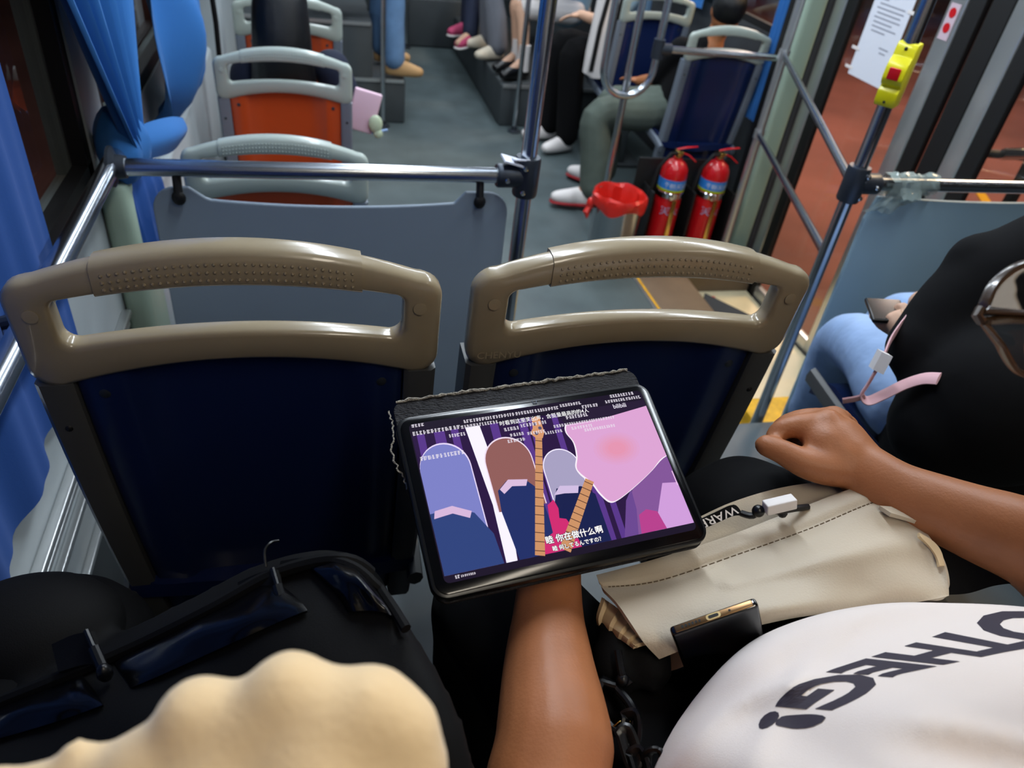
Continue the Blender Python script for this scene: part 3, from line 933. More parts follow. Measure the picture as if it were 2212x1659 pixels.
# ------------------------------------------------------------------ waste bin and extinguishers
bx, by = 1.335, 3.02
t = thing('waste_bin', 'steel waste bin lined with a red plastic bag', 'bin', (bx, by, 0))
b = MB(); b.lathe([(0.095, 0), (0.10, 0.005), (0.118, 0.365), (0.122, 0.372), (0.119, 0.378), (0.112, 0.37), (0.098, 0.02), (0.0, 0.015)], (bx, by, 0), 40, caps=False); b.build('body', mat('bin_steel', '#a2a5a8', 0.2, 1.0), t)
rg = []
rr = random.Random(5)
ph = [rr.random() * 6 for _ in range(6)]
for j, (r, z) in enumerate(((0.126, 0.322), (0.129, 0.35), (0.127, 0.375), (0.118, 0.386), (0.108, 0.372), (0.10, 0.25), (0.085, 0.14), (0.03, 0.10))):
    rg.append([Vector((bx + math.cos(a) * (r + 0.005 * math.sin(7 * a + ph[j % 6]) * (1 if j < 5 else 2)), by + math.sin(a) * (r + 0.005 * math.sin(5 * a + j)), z + (0.014 * math.sin(4 * a + 1) if j == 0 else 0.004 * math.sin(6 * a + j)))) for a in [2 * PI * k / 48 for k in range(48)]])
b = MB(); b.loft(rg, True, False); b.build('bin_liner', mat('red_plastic_bag', '#d3281f', 0.28, trans=0.0, coat=0.3, bump=0.5, bscale=50), t)
b = MB(); b.ball((bx - 0.13, by + 0.01, 0.325), (0.022, 0.02, 0.03), 12, 8); b.tube([(bx - 0.13, by + 0.01, 0.32), (bx - 0.15, by, 0.285), (bx - 0.145, by - 0.01, 0.26)], [0.012, 0.016, 0.004], 10); b.build('liner_knot', MATS['red_plastic_bag'], t)

M_labelb = mat('blue_label', '#2f7fd0', 0.4); M_lime = mat('lime_band', '#a9c51c', 0.4); M_brass = mat('polished_brass', '#c9a860', 0.2, 1.0)


def extinguisher(x, y, lab):
    t = thing('fire_extinguisher', lab, 'extinguisher', (x, y, 0), 'fire extinguishers by the door')
    r = 0.068; z0 = 0.02
    b = MB(); b.lathe([(0.05, z0), (r, z0 + 0.015), (r, 0.42), (r * 0.94, 0.455), (r * 0.7, 0.482), (0.028, 0.496), (0.022, 0.50), (0.022, 0.51)], (x, y, 0), 36); bd = b.build('cylinder', M_red, t)
    b = MB(); b.lathe([(r + 0.001, 0.355), (r + 0.0012, 0.405)], (x, y, 0), 36, caps=False); b.build('blue_label', M_labelb, bd)
    vs, fs = text_mesh('干粉灭火器', 0.030)
    def wrap(vs, z, a0):
        out = []
        for v in vs:
            a = a0 + v.x / r; out.append(Vector((x + (r + 0.002) * math.sin(a), y - (r + 0.002) * math.cos(a), z + v.y)))
        return out
    b = MB(); b.add(wrap(vs, 0.366, -1.0), fs); b.build('label_lettering', M_paper, bd, smooth=False)
    b = MB(); b.lathe([(r + 0.0015, 0.343), (r + 0.0015, 0.354)], (x, y, 0), 36, caps=False); b.build('lime_band', M_lime, bd)
    b = MB(); b.lathe([(r + 0.002, 0.305), (r + 0.0035, 0.307), (r + 0.0035, 0.335), (r + 0.002, 0.337)], (x, y, 0), 36, caps=False); b.build('steel_strap', M_chrome_b, t)
    b = MB(); b.box((x - 0.02, y - r - 0.004, 0.32), (0.02, 0.012, 0.03), bev=0.002); b.build('strap_latch', M_chrome_b, t)
    vs, fs = text_mesh('灭火', 0.05)
    b = MB(); b.add(wrap(vs, 0.22, -0.85), fs); b.build('label_lettering', M_denim, bd, smooth=False)
    b = MB(); b.tube([(x, y, 0.50), (x, y, 0.535)], [0.018, 0.015], 12); b.box((x, y, 0.535), (0.03, 0.05, 0.02), bev=0.003); b.build('valve', M_brass, t)
    b = MB(); b.tube([(x - 0.015, y, 0.55), (x + 0.03, y - 0.01, 0.565), (x + 0.085, y - 0.015, 0.572)], [0.006, 0.007, 0.005], 8, flat=(1.3, .6)); b.build('lever', M_red, t)
    b = MB(); b.tube([(x + 0.01, y, 0.535), (x + 0.05, y - 0.01, 0.525), (x + 0.092, y - 0.02, 0.495)], [0.006, 0.007, 0.006], 8, flat=(1.3, .6)); b.build('carry_handle', M_red, t)
    b = MB(); b.tube([(x - 0.012, y - 0.01, 0.53), (x - 0.05, y - 0.02, 0.535), (x - 0.10, y - 0.02, 0.46), (x - 0.115, y - 0.01, 0.30), (x - 0.105, y, 0.10)], 0.009, 10); b.build('hose', M_black, t)
    t.scale = (0.97, 0.97, 0.94)
    return t


extinguisher(1.69, 3.235, 'red fire extinguisher nearer the bin, blue label, steel strap')
extinguisher(1.915, 3.235, 'red fire extinguisher nearer the door post, blue label, steel strap')
t = thing('extinguisher_cradle', 'black steel cradle holding the two extinguishers', 'rack', (1.78, 3.30, 0))
b = MB(); b.box((1.78, 3.325, 0.22), (0.50, 0.012, 0.44), bev=0.004); b.build('back_plate', M_black, t)
b = MB(); b.box((1.78, 3.235, 0.009), (0.50, 0.16, 0.018), bev=0.004); b.build('base_plate', M_black, t)
for x in (1.58, 1.803, 2.02):
    b = MB(); b.box((x, 3.25, 0.17), (0.010, 0.15, 0.30), bev=0.003); b.build('divider', M_black, t)
for x in (1.69, 1.915):
    b = MB(); b.box((x, 3.158, 0.15), (0.022, 0.004, 0.27), bev=0.001); b.build('front_bar', M_brass, t)

# ------------------------------------------------------------------ our own row: higher floor and two seats
b = MB(); b.box(((WL + 0.72) / 2, (Y0 + 0.46) / 2, 0.38), (0.72 - WL, 0.46 - Y0, 0.22), bev=0.01)
struct(b.build('floor_rear_upper', M_floor2), 'upper step under the last row of seats')
o = copy_tree(sL); o.location = (-0.091, -0.36, 0.49); o['label'] = 'navy bus seat of the photographer'; o['group'] = 'navy seats of the last row'
o = copy_tree(sL); o.location = (0.42, -0.36, 0.49); o['label'] = 'navy bus seat under the person with the tablet'; o['group'] = 'navy seats of the last row'
o = copy_tree(sL); o.location = (1.275, 0.70, RF); o['label'] = 'navy bus seat under the person in black across the aisle'; o['group'] = 'seats across the aisle'
o.name = 'bus_seat'

# ------------------------------------------------------------------ tablet
TO = Vector((0.0767, 0.3662, 1.1625)); TX = Vector((0.99412, 0.10492, 0.02677)).normalized()
TY = Vector((-0.0714, 0.93228, 0.35462)); TY = (TY - TX * TX.dot(TY)).normalized(); TN = TX.cross(TY)


def T(x, y, z=0.0):
    """tablet plane, millimetres"""
    return TO + TX * (x / 1000) + TY * (y / 1000) + TN * (z / 1000)


tab = thing('tablet', 'tablet in a worn black case, lit screen with a purple and pink picture', 'tablet', TO)


def emis(name, col, s=1.0):
    m = bpy.data.materials.new(name); m.use_nodes = True; nt = m.node_tree
    p = nt.nodes['Principled BSDF']; p.inputs['Base Color'].default_value = (0, 0, 0, 1); p.inputs['Roughness'].default_value = 0.15
    p.inputs['Specular IOR Level'].default_value = 0.15
    p.inputs['Emission Color'].default_value = hexc(col); p.inputs['Emission Strength'].default_value = s
    return m


def tplate(x0, y0, x1, y1, z0, z1, r):
    pts = rrect(x1 - x0, y1 - y0, r, 6, (x0 + x1) / 2, (y0 + y1) / 2)
    b = MB(); b.prism([T(x, y, z0) for x, y in pts], TN * ((z1 - z0) / 1000)); return b


tplate(-3, -2, 259, 171, -11, -0.5, 14).build('case', M_bplastic, tab, bevel=0.002)
tplate(0.5, 1, 255.5, 167.5, -2, 0.6, 11).build('glass', mat('black_screen_glass', '#050507', 0.16, coat=0.05), tab, bevel=0.0006)
# folio flap folded behind, its torn pale edge showing above the tablet
b = MB(); b.prism([T(x, y, -16) for x, y in rrect(258, 198, 12, 6, 129, 96)], TN * 0.004)
fo = b.build('folio_cover', mat('black_woven_cover', '#17161a', 0.7, bump=0.8, bscale=240, stretch=(1, 3, 1)), tab, bevel=0.001)
b = MB(); rr = random.Random(4)
pts = [T(lerp(4, 250, i / 60), 193.8 + rr.random() * 1.6, -12 + rr.random() * 1.6) for i in range(61)]
b.tube(pts, [0.0010 + 0.0010 * rr.random() for _ in pts], 6)
pts = [T(-2 - rr.random() * 3 - (6 if 8 < i < 26 else 0) * math.sin((i - 8) / 18 * PI), lerp(186, 104, i / 30), -12) for i in range(31)]
b.tube(pts, 0.0009, 6)
b.build('frayed_edge', mat('frayed_pale_lining', '#9a9488', 0.9, bump=1.0, bscale=500, mottle=0.5, mscale=300), fo)
b = MB(); b.tube([T(132.5, 168, 0.2), T(132.5, 164.5, 0.7), T(136, 164.2, 0.7), T(136.5, 168, 0.2)], 0.0006, 6); b.build('camera_notch', M_clamp, tab)
scr = MB(); scr.prism([T(x, y, 0.65) for x, y in rrect(240, 152, 5, 5, 128.5, 86)], TN * 0.0001)
SCR = scr.build('screen', emis('screen_letterbox', '#211a2c'), tab, smooth=False)
LAY = [0.9]


def shape(name, pts, col, s=1.0, up=0.02):
    LAY[0] += up
    b = MB(); b.add([T(x, y, LAY[0]) for x, y in pts], [tuple(range(len(pts)))])
    return b.build(name, emis('screen_' + col.strip('#'), col, s) if ('screen_' + col) not in MATS else MATS['screen_' + col], SCR, smooth=False, fixn=False)


def clipx(p):
    return [(min(max(x, 9.5), 247.5), min(16.5 if y <= 24.5 else y, 150)) for x, y in p]


shape('backdrop', [(9.5, 16.5), (247.5, 16.5), (247.5, 150), (9.5, 150)], '#2e1c44')
for i, (x, w) in enumerate(((14, 7), (30, 10), (46, 7), (84, 8), (112, 8), (122, 4), (146, 6), (163, 8), (176, 6))):
    shape('backdrop_stripe', [(x - 3, 16.5), (x - 3 + w, 16.5), (x + w, 150), (x, 150)], '#5b3a8c')
shape('light_shaft', [(60, 150), (74, 150), (80, 70), (74, 16.5), (64, 16.5), (66, 70)], '#f1ecff', 1.1)


def dome(cx, top, w, bot):
    return [(cx - w / 2, bot), (cx + w / 2, bot)] + [(cx + w / 2 * math.cos(a), top - w * 0.55 + w * 0.55 * math.sin(a)) for a in [PI * i / 20 for i in range(21)]]


# plain coloured stand-ins for the figures of the picture
def sm(pts, n=60):
    return [(p.x, p.y) for p in spline([Vector((x, y, 0)) for x, y in pts + [pts[0]]], n)][:-1]


PK = [(176, 142), (200, 140), (230, 143), (262, 143), (262, 96), (240, 84), (226, 74), (204, 62), (184, 53), (174.5, 52.5), (168, 62), (164, 73), (156, 84), (154, 91), (158.5, 102), (160, 116), (156, 128), (160, 137)]
for nm, pts, col in (
    ('colour_field', clipx(dome(33, 138, 47, 24)), '#e8d9fb'), ('colour_field', clipx(dome(32.5, 136.5, 46, 24)), '#7f83c9'),
    ('colour_field', clipx([(9, 24), (62, 24), (60, 44), (48, 66), (30, 74), (9, 72)]), '#33467f'),
    ('colour_field', [(14, 74), (30, 76), (46, 68), (43, 62), (29, 69), (12, 67)], '#d9b9dd'),
    ('colour_field', dome(92, 134, 46, 62), '#f0dcef'), ('colour_field', dome(92, 132.5, 44, 62), '#93605d'),
    ('colour_field', [(72, 62), (74, 82), (84, 90), (102, 88), (112, 76), (114, 24), (76, 24)], '#26336a'),
    ('colour_field', [(76, 83), (86, 91), (104, 88), (101, 82), (88, 84), (79, 78)], '#dcbfe0'),
    ('colour_field', dome(140, 113, 37, 60), '#f2eaff'), ('colour_field', dome(140, 111.8, 35, 60), '#a9a2c4'),
    ('colour_field', [(122, 60), (128, 74), (152, 72), (163, 62), (163, 24), (116, 24)], '#1d2450'),
    ('colour_field', [(124, 68), (132, 76), (150, 73), (147, 66), (134, 68)], '#d3bfe4'),
    ('colour_field', [(184, 22), (247.5, 22), (247.5, 104), (205, 74)], '#85589b'),
    ('colour_field', [(207, 22), (247.5, 22), (247.5, 58), (232, 60)], '#d29fdd'),
    ('colour_field', [(176, 22), (190, 50), (199, 60), (197, 40), (190, 22)], '#6d4a93'),
    ('colour_field', sm([(x + (-1.3 if x < 230 else 0), y - (1.2 if y < 90 else -0.6)) for x, y in PK], 90), '#fbf0fb'),
    ('colour_field', sm(PK, 90), '#dfa6d6'),
    ('colour_field', [(200 + 24.0 * math.cos(a), 103 + 17.3 * math.sin(a)) for a in [2 * PI * i / 28 for i in range(28)]], '#e0a4d1'),
    ('colour_field', [(200 + 21.0 * math.cos(a), 103 + 15.1 * math.sin(a)) for a in [2 * PI * i / 28 for i in range(28)]], '#e1a2cc'),
    ('colour_field', [(200 + 18.0 * math.cos(a), 103 + 13.0 * math.sin(a)) for a in [2 * PI * i / 28 for i in range(28)]], '#e2a0c6'),
    ('colour_field', [(200 + 15.0 * math.cos(a), 103 + 10.8 * math.sin(a)) for a in [2 * PI * i / 28 for i in range(28)]], '#e49dc0'),
    ('colour_field', [(200 + 12.0 * math.cos(a), 103 + 8.6 * math.sin(a)) for a in [2 * PI * i / 28 for i in range(28)]], '#e59aba'),
    ('colour_field', [(200 + 9.0 * math.cos(a), 103 + 6.5 * math.sin(a)) for a in [2 * PI * i / 28 for i in range(28)]], '#e797b4'),
    ('colour_field', [(150, 150), (247.5, 150), (247.5, 143), (200, 137), (158, 136)], '#2b2038'),
    ('guitar_body', [(113, 22), (98, 22), (100, 28), (112, 34), (113, 48), (115, 60), (122, 64), (124, 55), (122, 46), (128, 44), (132, 34), (134, 22)], '#d22f73'),
    ('guitar_body', [(193, 22), (197, 34), (206, 38), (216, 34), (219, 22)], '#b9438f'),
):
    shape(nm, clipx(pts), col)


def neck(xa, ya, xb, yb, wa, wb, frets):
    d = Vector((xb - xa, yb - ya)).normalized(); nn = Vector((-d.y, d.x))
    a = Vector((xa, ya)); c = Vector((xb, yb))
    shape('guitar_neck', [tuple(a + nn * wa / 2), tuple(a - nn * wa / 2), tuple(c - nn * wb / 2), tuple(c + nn * wb / 2)], '#cf9468')
    for i in range(frets):
        q = (i + 0.5) / frets; p = a + (c - a) * q; w = lerp(wa, wb, q)
        h = 0.35
        shape('fret', [tuple(p + nn * w / 2 + d * h), tuple(p - nn * w / 2 + d * h), tuple(p - nn * w / 2 - d * h), tuple(p + nn * w / 2 - d * h)], '#4b2f2a', up=0.002)


neck(127, 128, 94.5, 16.5, 6.5, 9, 14)
shape('guitar_head', [(123.5, 128), (130.5, 126), (134, 132), (134, 148), (130, 150), (126, 148), (124, 138), (120, 133)], '#d99a70')
for x, y in ((126, 132), (131, 137), (127, 142)):
    shape('tuning_peg', [(x + 1.8 * math.cos(a), y + 1.8 * math.sin(a)) for a in [2 * PI * i / 12 for i in range(12)]], '#5a5470')
neck(162, 76, 118, 16.5, 8.5, 10.5, 11)


def screen_text(s, x, y, size, col='#ffffff', name='subtitle', outline=None, sx=1.0):
    vs, fs = text_mesh(s, size)
    def put(nm, m, offs):
        LAY[0] += 0.02
        b = MB()
        for k_, (ox, oy) in enumerate(offs):
            b.add([T(x + ox + v.x * sx, y + oy + v.y, LAY[0] + 0.001 * k_) for v in vs], fs)
        b.build(nm, m, SCR, smooth=False, fixn=False)
    if outline:
        r_ = size * 0.075
        put(name + '_outline', emis('screen_o', outline), [(r_ * math.cos(a), r_ * math.sin(a)) for a in [PI * i / 4 for i in range(8)]])
    h_ = size * 0.02
    put(name, emis('screen_t', col, 1.05), [(0, 0), (h_, 0), (-h_, 0), (0, h_), (0, -h_)] if outline else [(0, 0), (h_, 0)])


screen_text('睦 你在做什么啊', 103, 25.5, 7.6, outline='#3a2a3f', sx=1.0)
screen_text('睦 何してるんですの？', 107, 18.0, 4.9, outline='#3a2a3f', sx=0.98)
screen_text('时看到这里笑出声，含挺量最高的的4人', 93, 146.0, 5.4, name='comment_line', sx=0.98)
screen_text('bilibili', 212, 145.2, 7.0, '#e6e0ee', name='corner_mark', sx=0.9)
rr = random.Random(11)
M_cm = emis('comment_white', '#e9e2ee'); LAY[0] += 0.02


def scribble(x0, y0, w, h):
    """a comment line too blurred to read: rows of broken white strokes"""
    b = MB(); x = x0
    while x < x0 + w:
        cw = h * (0.5 + 0.35 * rr.random())
        for r_ in range(3):
            yy = y0 + h * (0.06 + 0.34 * r_ + 0.06 * rr.random()); l = cw * (0.5 + 0.5 * rr.random())
            b.add([T(x + a, yy + c, LAY[0]) for a, c in ((0, 0), (l, 0), (l, h * 0.17), (0, h * 0.17))], [(0, 1, 2, 3)])
        xs_ = x + cw * rr.random() * 0.6
        b.add([T(xs_ + a, y0 + c, LAY[0]) for a, c in ((0, 0), (h * 0.12, 0), (h * 0.12, h), (0, h))], [(0, 1, 2, 3)])
        x += cw + h * 0.14
    o = b.build('comment_strokes', M_cm, SCR, smooth=False, fixn=False); o['kind'] = 'stuff'


for x0, y0, w, h in ((60, 154, 95, 3.6), (158, 155.5, 22, 3.4), (213, 157.5, 24, 3.6), (180, 150.5, 17, 3.6), (206, 152.2, 38, 3.4), (11, 157.5, 11, 3.4), (10.5, 149, 44, 4.2), (56, 148.6, 36, 3.6), (96, 139, 15, 3.8), (113, 140.5, 26, 3.6),
                     (160, 141.5, 22, 3.8), (145, 134.5, 64, 3.2), (43, 141.5, 15, 3.6), (100, 132.5, 13, 3.4), (117, 131.5, 16, 3.2), (134, 129, 16, 3.2), (162, 129.5, 20, 3.2), (174, 125.5, 32, 3.2), (12, 123, 40, 4.2), (96, 126.5, 16, 3.4)):
    scribble(x0, y0, w, h)
for x0, y0, w, h in ((18, 12.0, 3, 3), (23, 12.4, 13, 2.0)):
    scribble(x0, y0, w, h)
shape('scroll_bar', [(245.8, 55), (246.8, 55), (246.8, 70), (245.8, 70)], '#f0c8ea')

# ------------------------------------------------------------------ neighbour with the tablet
ND = lambda l: [D(*p) for p in l]


def chain(b, pts, n=12):
    """pts: (u, v, d, r) in picture terms"""
    P = [D(p[0], p[1], p[2]) for p in pts]; R_ = [p[3] for p in pts]
    b.tube(P, R_, n)
    b.ball(P[0], R_[0], n, 8); b.ball(P[-1], R_[-1], n, 8)


def wchain(b, pts, n=12):
    P = [Vector(p[:3]) for p in pts]; R_ = [p[3] for p in pts]
    Q = spline(P, len(P) * 4); RR = []
    for i in range(len(Q)):
        t_ = i / (len(Q) - 1) * (len(R_) - 1); k_ = min(int(t_), len(R_) - 2); RR.append(lerp(R_[k_], R_[k_ + 1], t_ - k_))
    b.tube(Q, RR, n); b.ball(P[0], R_[0], n, 8); b.ball(P[-1], R_[-1], n, 8)


body = MB()
shL = Vector((0.38, -0.07, 1.25)); shR = Vector((0.74, 0.10, 1.27))
# left arm, elbow below the frame, wrist and hand under the tablet
eL = D(1212, 1800, 0.535)
wchain(body, [(*shL, 0.055), (*lerp(shL, eL, 0.5), 0.050), (*eL, 0.046), (*D(1198, 1600, 0.585), 0.0478), (*D(1186, 1450, 0.635), 0.0405), (*D(1184, 1340, 0.675), 0.0335), (*D(1188, 1250, 0.70), 0.0298), (*D(1195, 1180, 0.725), 0.029)], 18)
# left hand flat under the tablet
hb = D(1195, 1180, 0.725)
fx = Vector((0.25, 0.93, 0.25)).normalized(); fy = Vector((0.95, -0.25, 0.0)).normalized()
body.tube([hb, hb + fx * 0.04, hb + fx * 0.085], [(0.028, 0.020), (0.040, 0.016), (0.042, 0.013)], 14)
for i, (o_, l_) in enumerate(((-0.031, 0.066), (-0.010, 0.075), (0.011, 0.071), (0.030, 0.056))):
    p0 = hb + fx * 0.08 + fy * o_; wchain(body, [(*p0, 0.010), (*(p0 + fx * l_ * 0.5 + fy * o_ * 0.2 - Vector((0, 0, 0.006))), 0.0092), (*(p0 + fx * l_ * 0.95 + fy * o_ * 0.3 - Vector((0, 0, .014))), 0.0078)], 10)
p0 = hb + fx * 0.02 + fy * 0.028; wchain(body, [(*p0, 0.014), (*(p0 + fx * 0.03 + fy * 0.028), 0.0115), (*(p0 + fx * 0.065 + fy * 0.036), 0.0095)], 10)
# right arm resting on the knee, loose fist
eR = D(2420, 1330, 0.66)
wchain(body, [(*shR, 0.055), (*lerp(shR, eR, 0.55), 0.050), (*eR, 0.046), (*D(2250, 1188, 0.68), 0.0425), (*D(2080, 1122, 0.70), 0.0365), (*D(1940, 1065, 0.722), 0.0305), (*D(1865, 1018, 0.738), 0.0285)], 18)
body.tube(ND([(1875, 1020, .737), (1835, 985, .745), (1800, 948, .757), (1782, 930, .765)]), [(0.027, 0.023), (0.033, 0.025), (0.037, 0.025), (0.034, 0.021)], 14)
body.ball(D(1788, 915, .757), 0.0165, 12, 8); body.ball(D(1800, 908, .778), 0.0165, 12, 8); body.ball(D(1812, 912, .797), 0.016, 12, 8); body.ball(D(1826, 922, .815), 0.015, 12, 8)
for f_ in (
    [(1786, 918, .757, .0135), (1728, 918, .760, .0125), (1682, 932, .764, .011), (1672, 962, .768, .0098), (1690, 985, .776, .009)],
    [(1798, 908, .779, .0135), (1738, 906, .782, .0125), (1688, 924, .786, .011), (1684, 958, .79, .010), (1706, 982, .795, .009)],
    [(1810, 912, .80, .0125), (1756, 912, .803, .0118), (1712, 930, .806, .0105), (1710, 960, .81, .0095)],
    [(1824, 924, .82, .0115), (1778, 928, .82, .0108), (1742, 944, .823, .0095), (1742, 968, .826, .0085)],
    [(1850, 1015, .735, .018), (1790, 1012, .735, .0185), (1736, 1000, .737, .0155), (1688, 975, .742, .0130), (1654, 962, .747, .0118)],
):
    wchain(body, [(*D(a, c, d_), r_) for a, c, d_, r_ in f_], 12)
# torso core, neck and head (all beyond the right edge of the view)
wchain(body, [(0.47, 0.02, 0.98, 0.12), (0.49, 0.08, 1.12, 0.125), (0.52, 0.07, 1.24, 0.11), (0.55, 0.10, 1.31, 0.06), (0.57, 0.20, 1.38, 0.052), (0.57, 0.25, 1.42, 0.05)], 18)
wchain(body, [(*shL, 0.05), (0.53, 0.06, 1.28, 0.06), (*shR, 0.05)], 14)
hc = D(2650, 690, 0.47)
face = (D(2100, 720, 0.50) - hc).normalized(); upv = (D(2650, 300, 0.44) - hc); upv = (upv - face * upv.dot(face)).normalized(); sd = face.cross(upv)
HM = Matrix((face, sd, upv)).transposed()
body.ball(hc, (0.094, 0.075, 0.108), 20, 14, HM)
body.ball(hc + face * 0.03 - upv * 0.06, (0.06, 0.055, 0.06), 16, 10, HM)
body.ball(hc + face * 0.097 - upv * 0.012, (0.018, 0.013, 0.022), 12, 8, HM)
for s in (-1, 1):
    body.ball(hc + sd * s * 0.076 - face * 0.01, (0.017, 0.008, 0.028), 10, 8, HM)
    body.ball(hc + sd * s * 0.030 + face * 0.082 + upv * 0.010, (0.012, 0.016, 0.010), 10, 8, HM)
body.ball(hc + face * 0.085 - upv * 0.052, (0.010, 0.022, 0.008), 10, 8, HM)
# legs
wchain(body, [(0.39, 0.02, 0.99, 0.06), (0.27, 0.25, 0.98, 0.055), (0.19, 0.47, 0.97, 0.045), (0.19, 0.55, 0.75, 0.04), (0.20, 0.53, 0.40, 0.035)], 14)
wchain(body, [(0.53, 0.02, 0.99, 0.07), (0.52, 0.28, 1.0, 0.065), (0.48, 0.50, 1.03, 0.05), (0.50, 0.58, 0.75, 0.045), (0.50, 0.56, 0.38, 0.035)], 14)
nb = body.build('person', M_skin, None, remesh=0.0042, relax=6)
tag(nb, 'person in a white lettered T-shirt holding the tablet, bare forearms resting on lap', 'person')
# black trousers
b = MB()
wchain(b, [(0.40, 0.0, 0.97, 0.095), (0.28, 0.22, 0.97, 0.092), (0.185, 0.47, 0.965, 0.08), (0.185, 0.56, 0.78, 0.068), (0.195, 0.56, 0.42, 0.062)], 18)
wchain(b, [(0.54, 0.0, 0.97, 0.095), (0.53, 0.25, 0.99, 0.092), (0.47, 0.50, 1.055, 0.078), (0.50, 0.60, 0.80, 0.066), (0.50, 0.60, 0.42, 0.06)], 18)
b.ball((0.47, 0.0, 0.99), (0.17, 0.12, 0.10), 16, 10); b.ball((0.37, 0.20, 0.98), (0.15, 0.18, 0.085), 16, 10)
b.build('trousers', M_black_wear, nb, remesh=0.008, relax=8)
for x, y in ((0.195, 0.58), (0.50, 0.63)):
    b = MB(); b.tube([(x, y - 0.08, 0.335), (x, y, 0.34), (x, y + 0.08, 0.33), (x, y + 0.12, 0.32)], [(0.035, 0.03), (0.042, 0.035), (0.042, 0.025), (0.03, 0.015)], 14); b.build('shoe', M_black_wear, nb, sub=1)
# T-shirt
NET = [
    [(1440, 1760, .66), (1500, 1600, .66), (1600, 1450, .67), (1720, 1375, .68), (1880, 1345, .69), (2050, 1345, .69), (2230, 1360, .68), (2450, 1400, .66)],
    [(1372, 1760, .60), (1455, 1572, .60), (1590, 1412, .605), (1722, 1342, .612), (1890, 1305, .62), (2050, 1302, .622), (2230, 1312, .615), (2450, 1350, .60)],
    [(1440, 1800, .52), (1560, 1600, .535), (1690, 1480, .55), (1810, 1420, .558), (1930, 1385, .565), (2070, 1375, .568), (2230, 1385, .56), (2450, 1425, .545)],
    [(1590, 1860, .455), (1700, 1700, .475), (1810, 1590, .49), (1910, 1530, .50), (2010, 1495, .508), (2120, 1485, .51), (2260, 1495, .505), (2460, 1540, .49)],
    [(1800, 1930, .40), (1900, 1800, .415), (1980, 1720, .43), (2060, 1670, .44), (2140, 1640, .448), (2230, 1630, .45), (2340, 1640, .445), (2500, 1690, .43)],
    [(2050, 2020, .36), (2130, 1950, .37), (2200, 1880, .38), (2270, 1830, .39), (2330, 1800, .395), (2400, 1790, .395), (2480, 1800, .39), (2600, 1850, .38)],
]
net = surf([ND(r) for r in NET], 70, 50)
for j, r_ in enumerate(net):
    for i, p_ in enumerate(r_):
        s, q = i / 69, j / 49
        # creases: long folds at the flank, a soft roll across the belly
        w = 0.012 * math.sin(30 * s - 5 * q) * max(0, 1 - s / 0.32) + 0.013 * (math.exp(-((q - 0.66 - 0.35 * (s - 0.5)) / 0.07) ** 2) - math.exp(-((q - 0.80 - 0.35 * (s - 0.5)) / 0.07) ** 2)) * min(1, max(0, (s - 0.3) / 0.2)) + 0.008 * math.exp(-((q - 0.42 + 0.55 * (s - 0.3)) / 0.025) ** 2) * max(0, 1 - abs(s - 0.3) / 0.3) + 0.005 * math.sin(7 * s + 20 * q) * math.exp(-((q - 0.30) / 0.10) ** 2) + 0.0030 * math.sin(9 * s - 6 * q + 2) * q
        w += 0.010 * math.exp(-((q - 0.36 - 0.5 * (s - 0.2)) / 0.03) ** 2) * max(0, 1 - abs(s - 0.25) / 0.25)
        net[j][i] = p_ + (CAM - p_).normalized() * w * 1.3
b = MB(); b.sheet(net, 0.05)
b.ball((0.52, 0.0, 1.08), (0.16, 0.13, 0.15), 20, 14); b.ball((0.57, -0.02, 1.20), (0.16, 0.11, 0.10), 20, 14)
wchain(b, [(*shL, 0.062), (*lerp(shL, eL, 0.2), 0.062), (*lerp(shL, eL, 0.4), 0.062)], 18)
wchain(b, [(*shR, 0.07), (*lerp(shR, eR, 0.3), 0.072), (*lerp(shR, eR, 0.55), 0.074)], 18)
wchain(b, [(*shL, 0.06), (0.53, 0.06, 1.27, 0.07), (*shR, 0.06)], 14)
b.ball((0.44, 0.0, 1.20), (0.10, 0.09, 0.10), 18, 12); b.ball((0.56, 0.02, 1.26), (0.17, 0.10, 0.075), 20, 12)
wchain(b, [(0.55, 0.05, 1.28, 0.085), (0.56, 0.10, 1.32, 0.068)], 18)
wchain(b, [(*lerp(shL, eL, 0.25), 0.064), (0.42, 0.06, 1.17, 0.075)], 16)
shirt = b.build('t_shirt', M_tee, nb, remesh=0.005, relax=6)
bvh = BVHTree.FromPolygons([v.co + nb.location for v in shirt.data.vertices], [tuple(p.vertices) for p in shirt.data.polygons])
# printed letters, upside down as seen by the wearer's neighbour
def bilin(c00, c10, c01, c11, a, q):
    return lerp(lerp(c00, c10, a), lerp(c01, c11, a), q)


vs, fs = text_mesh('OTHEG!', 1.0, 0.045)
bm = bmesh.new(); bv = [bm.verts.new(v) for v in vs]
for f_ in fs:
    try: bm.faces.new([bv[i] for i in f_])
    except ValueError: pass
bmesh.ops.remove_doubles(bm, verts=bm.verts[:], dist=1e-5)
bmesh.ops.triangulate(bm, faces=bm.faces[:])
for _ in range(5):
    le = [e for e in bm.edges if e.calc_length() > 0.09]
    if not le: break
    bmesh.ops.subdivide_edges(bm, edges=le, cuts=1); bmesh.ops.triangulate(bm, faces=bm.faces[:])
bm.verts.index_update()
W_ = max(v.co.x for v in bm.verts); YMN = min(v.co.y for v in bm.verts); YMX = max(v.co.y for v in bm.verts); lv = []
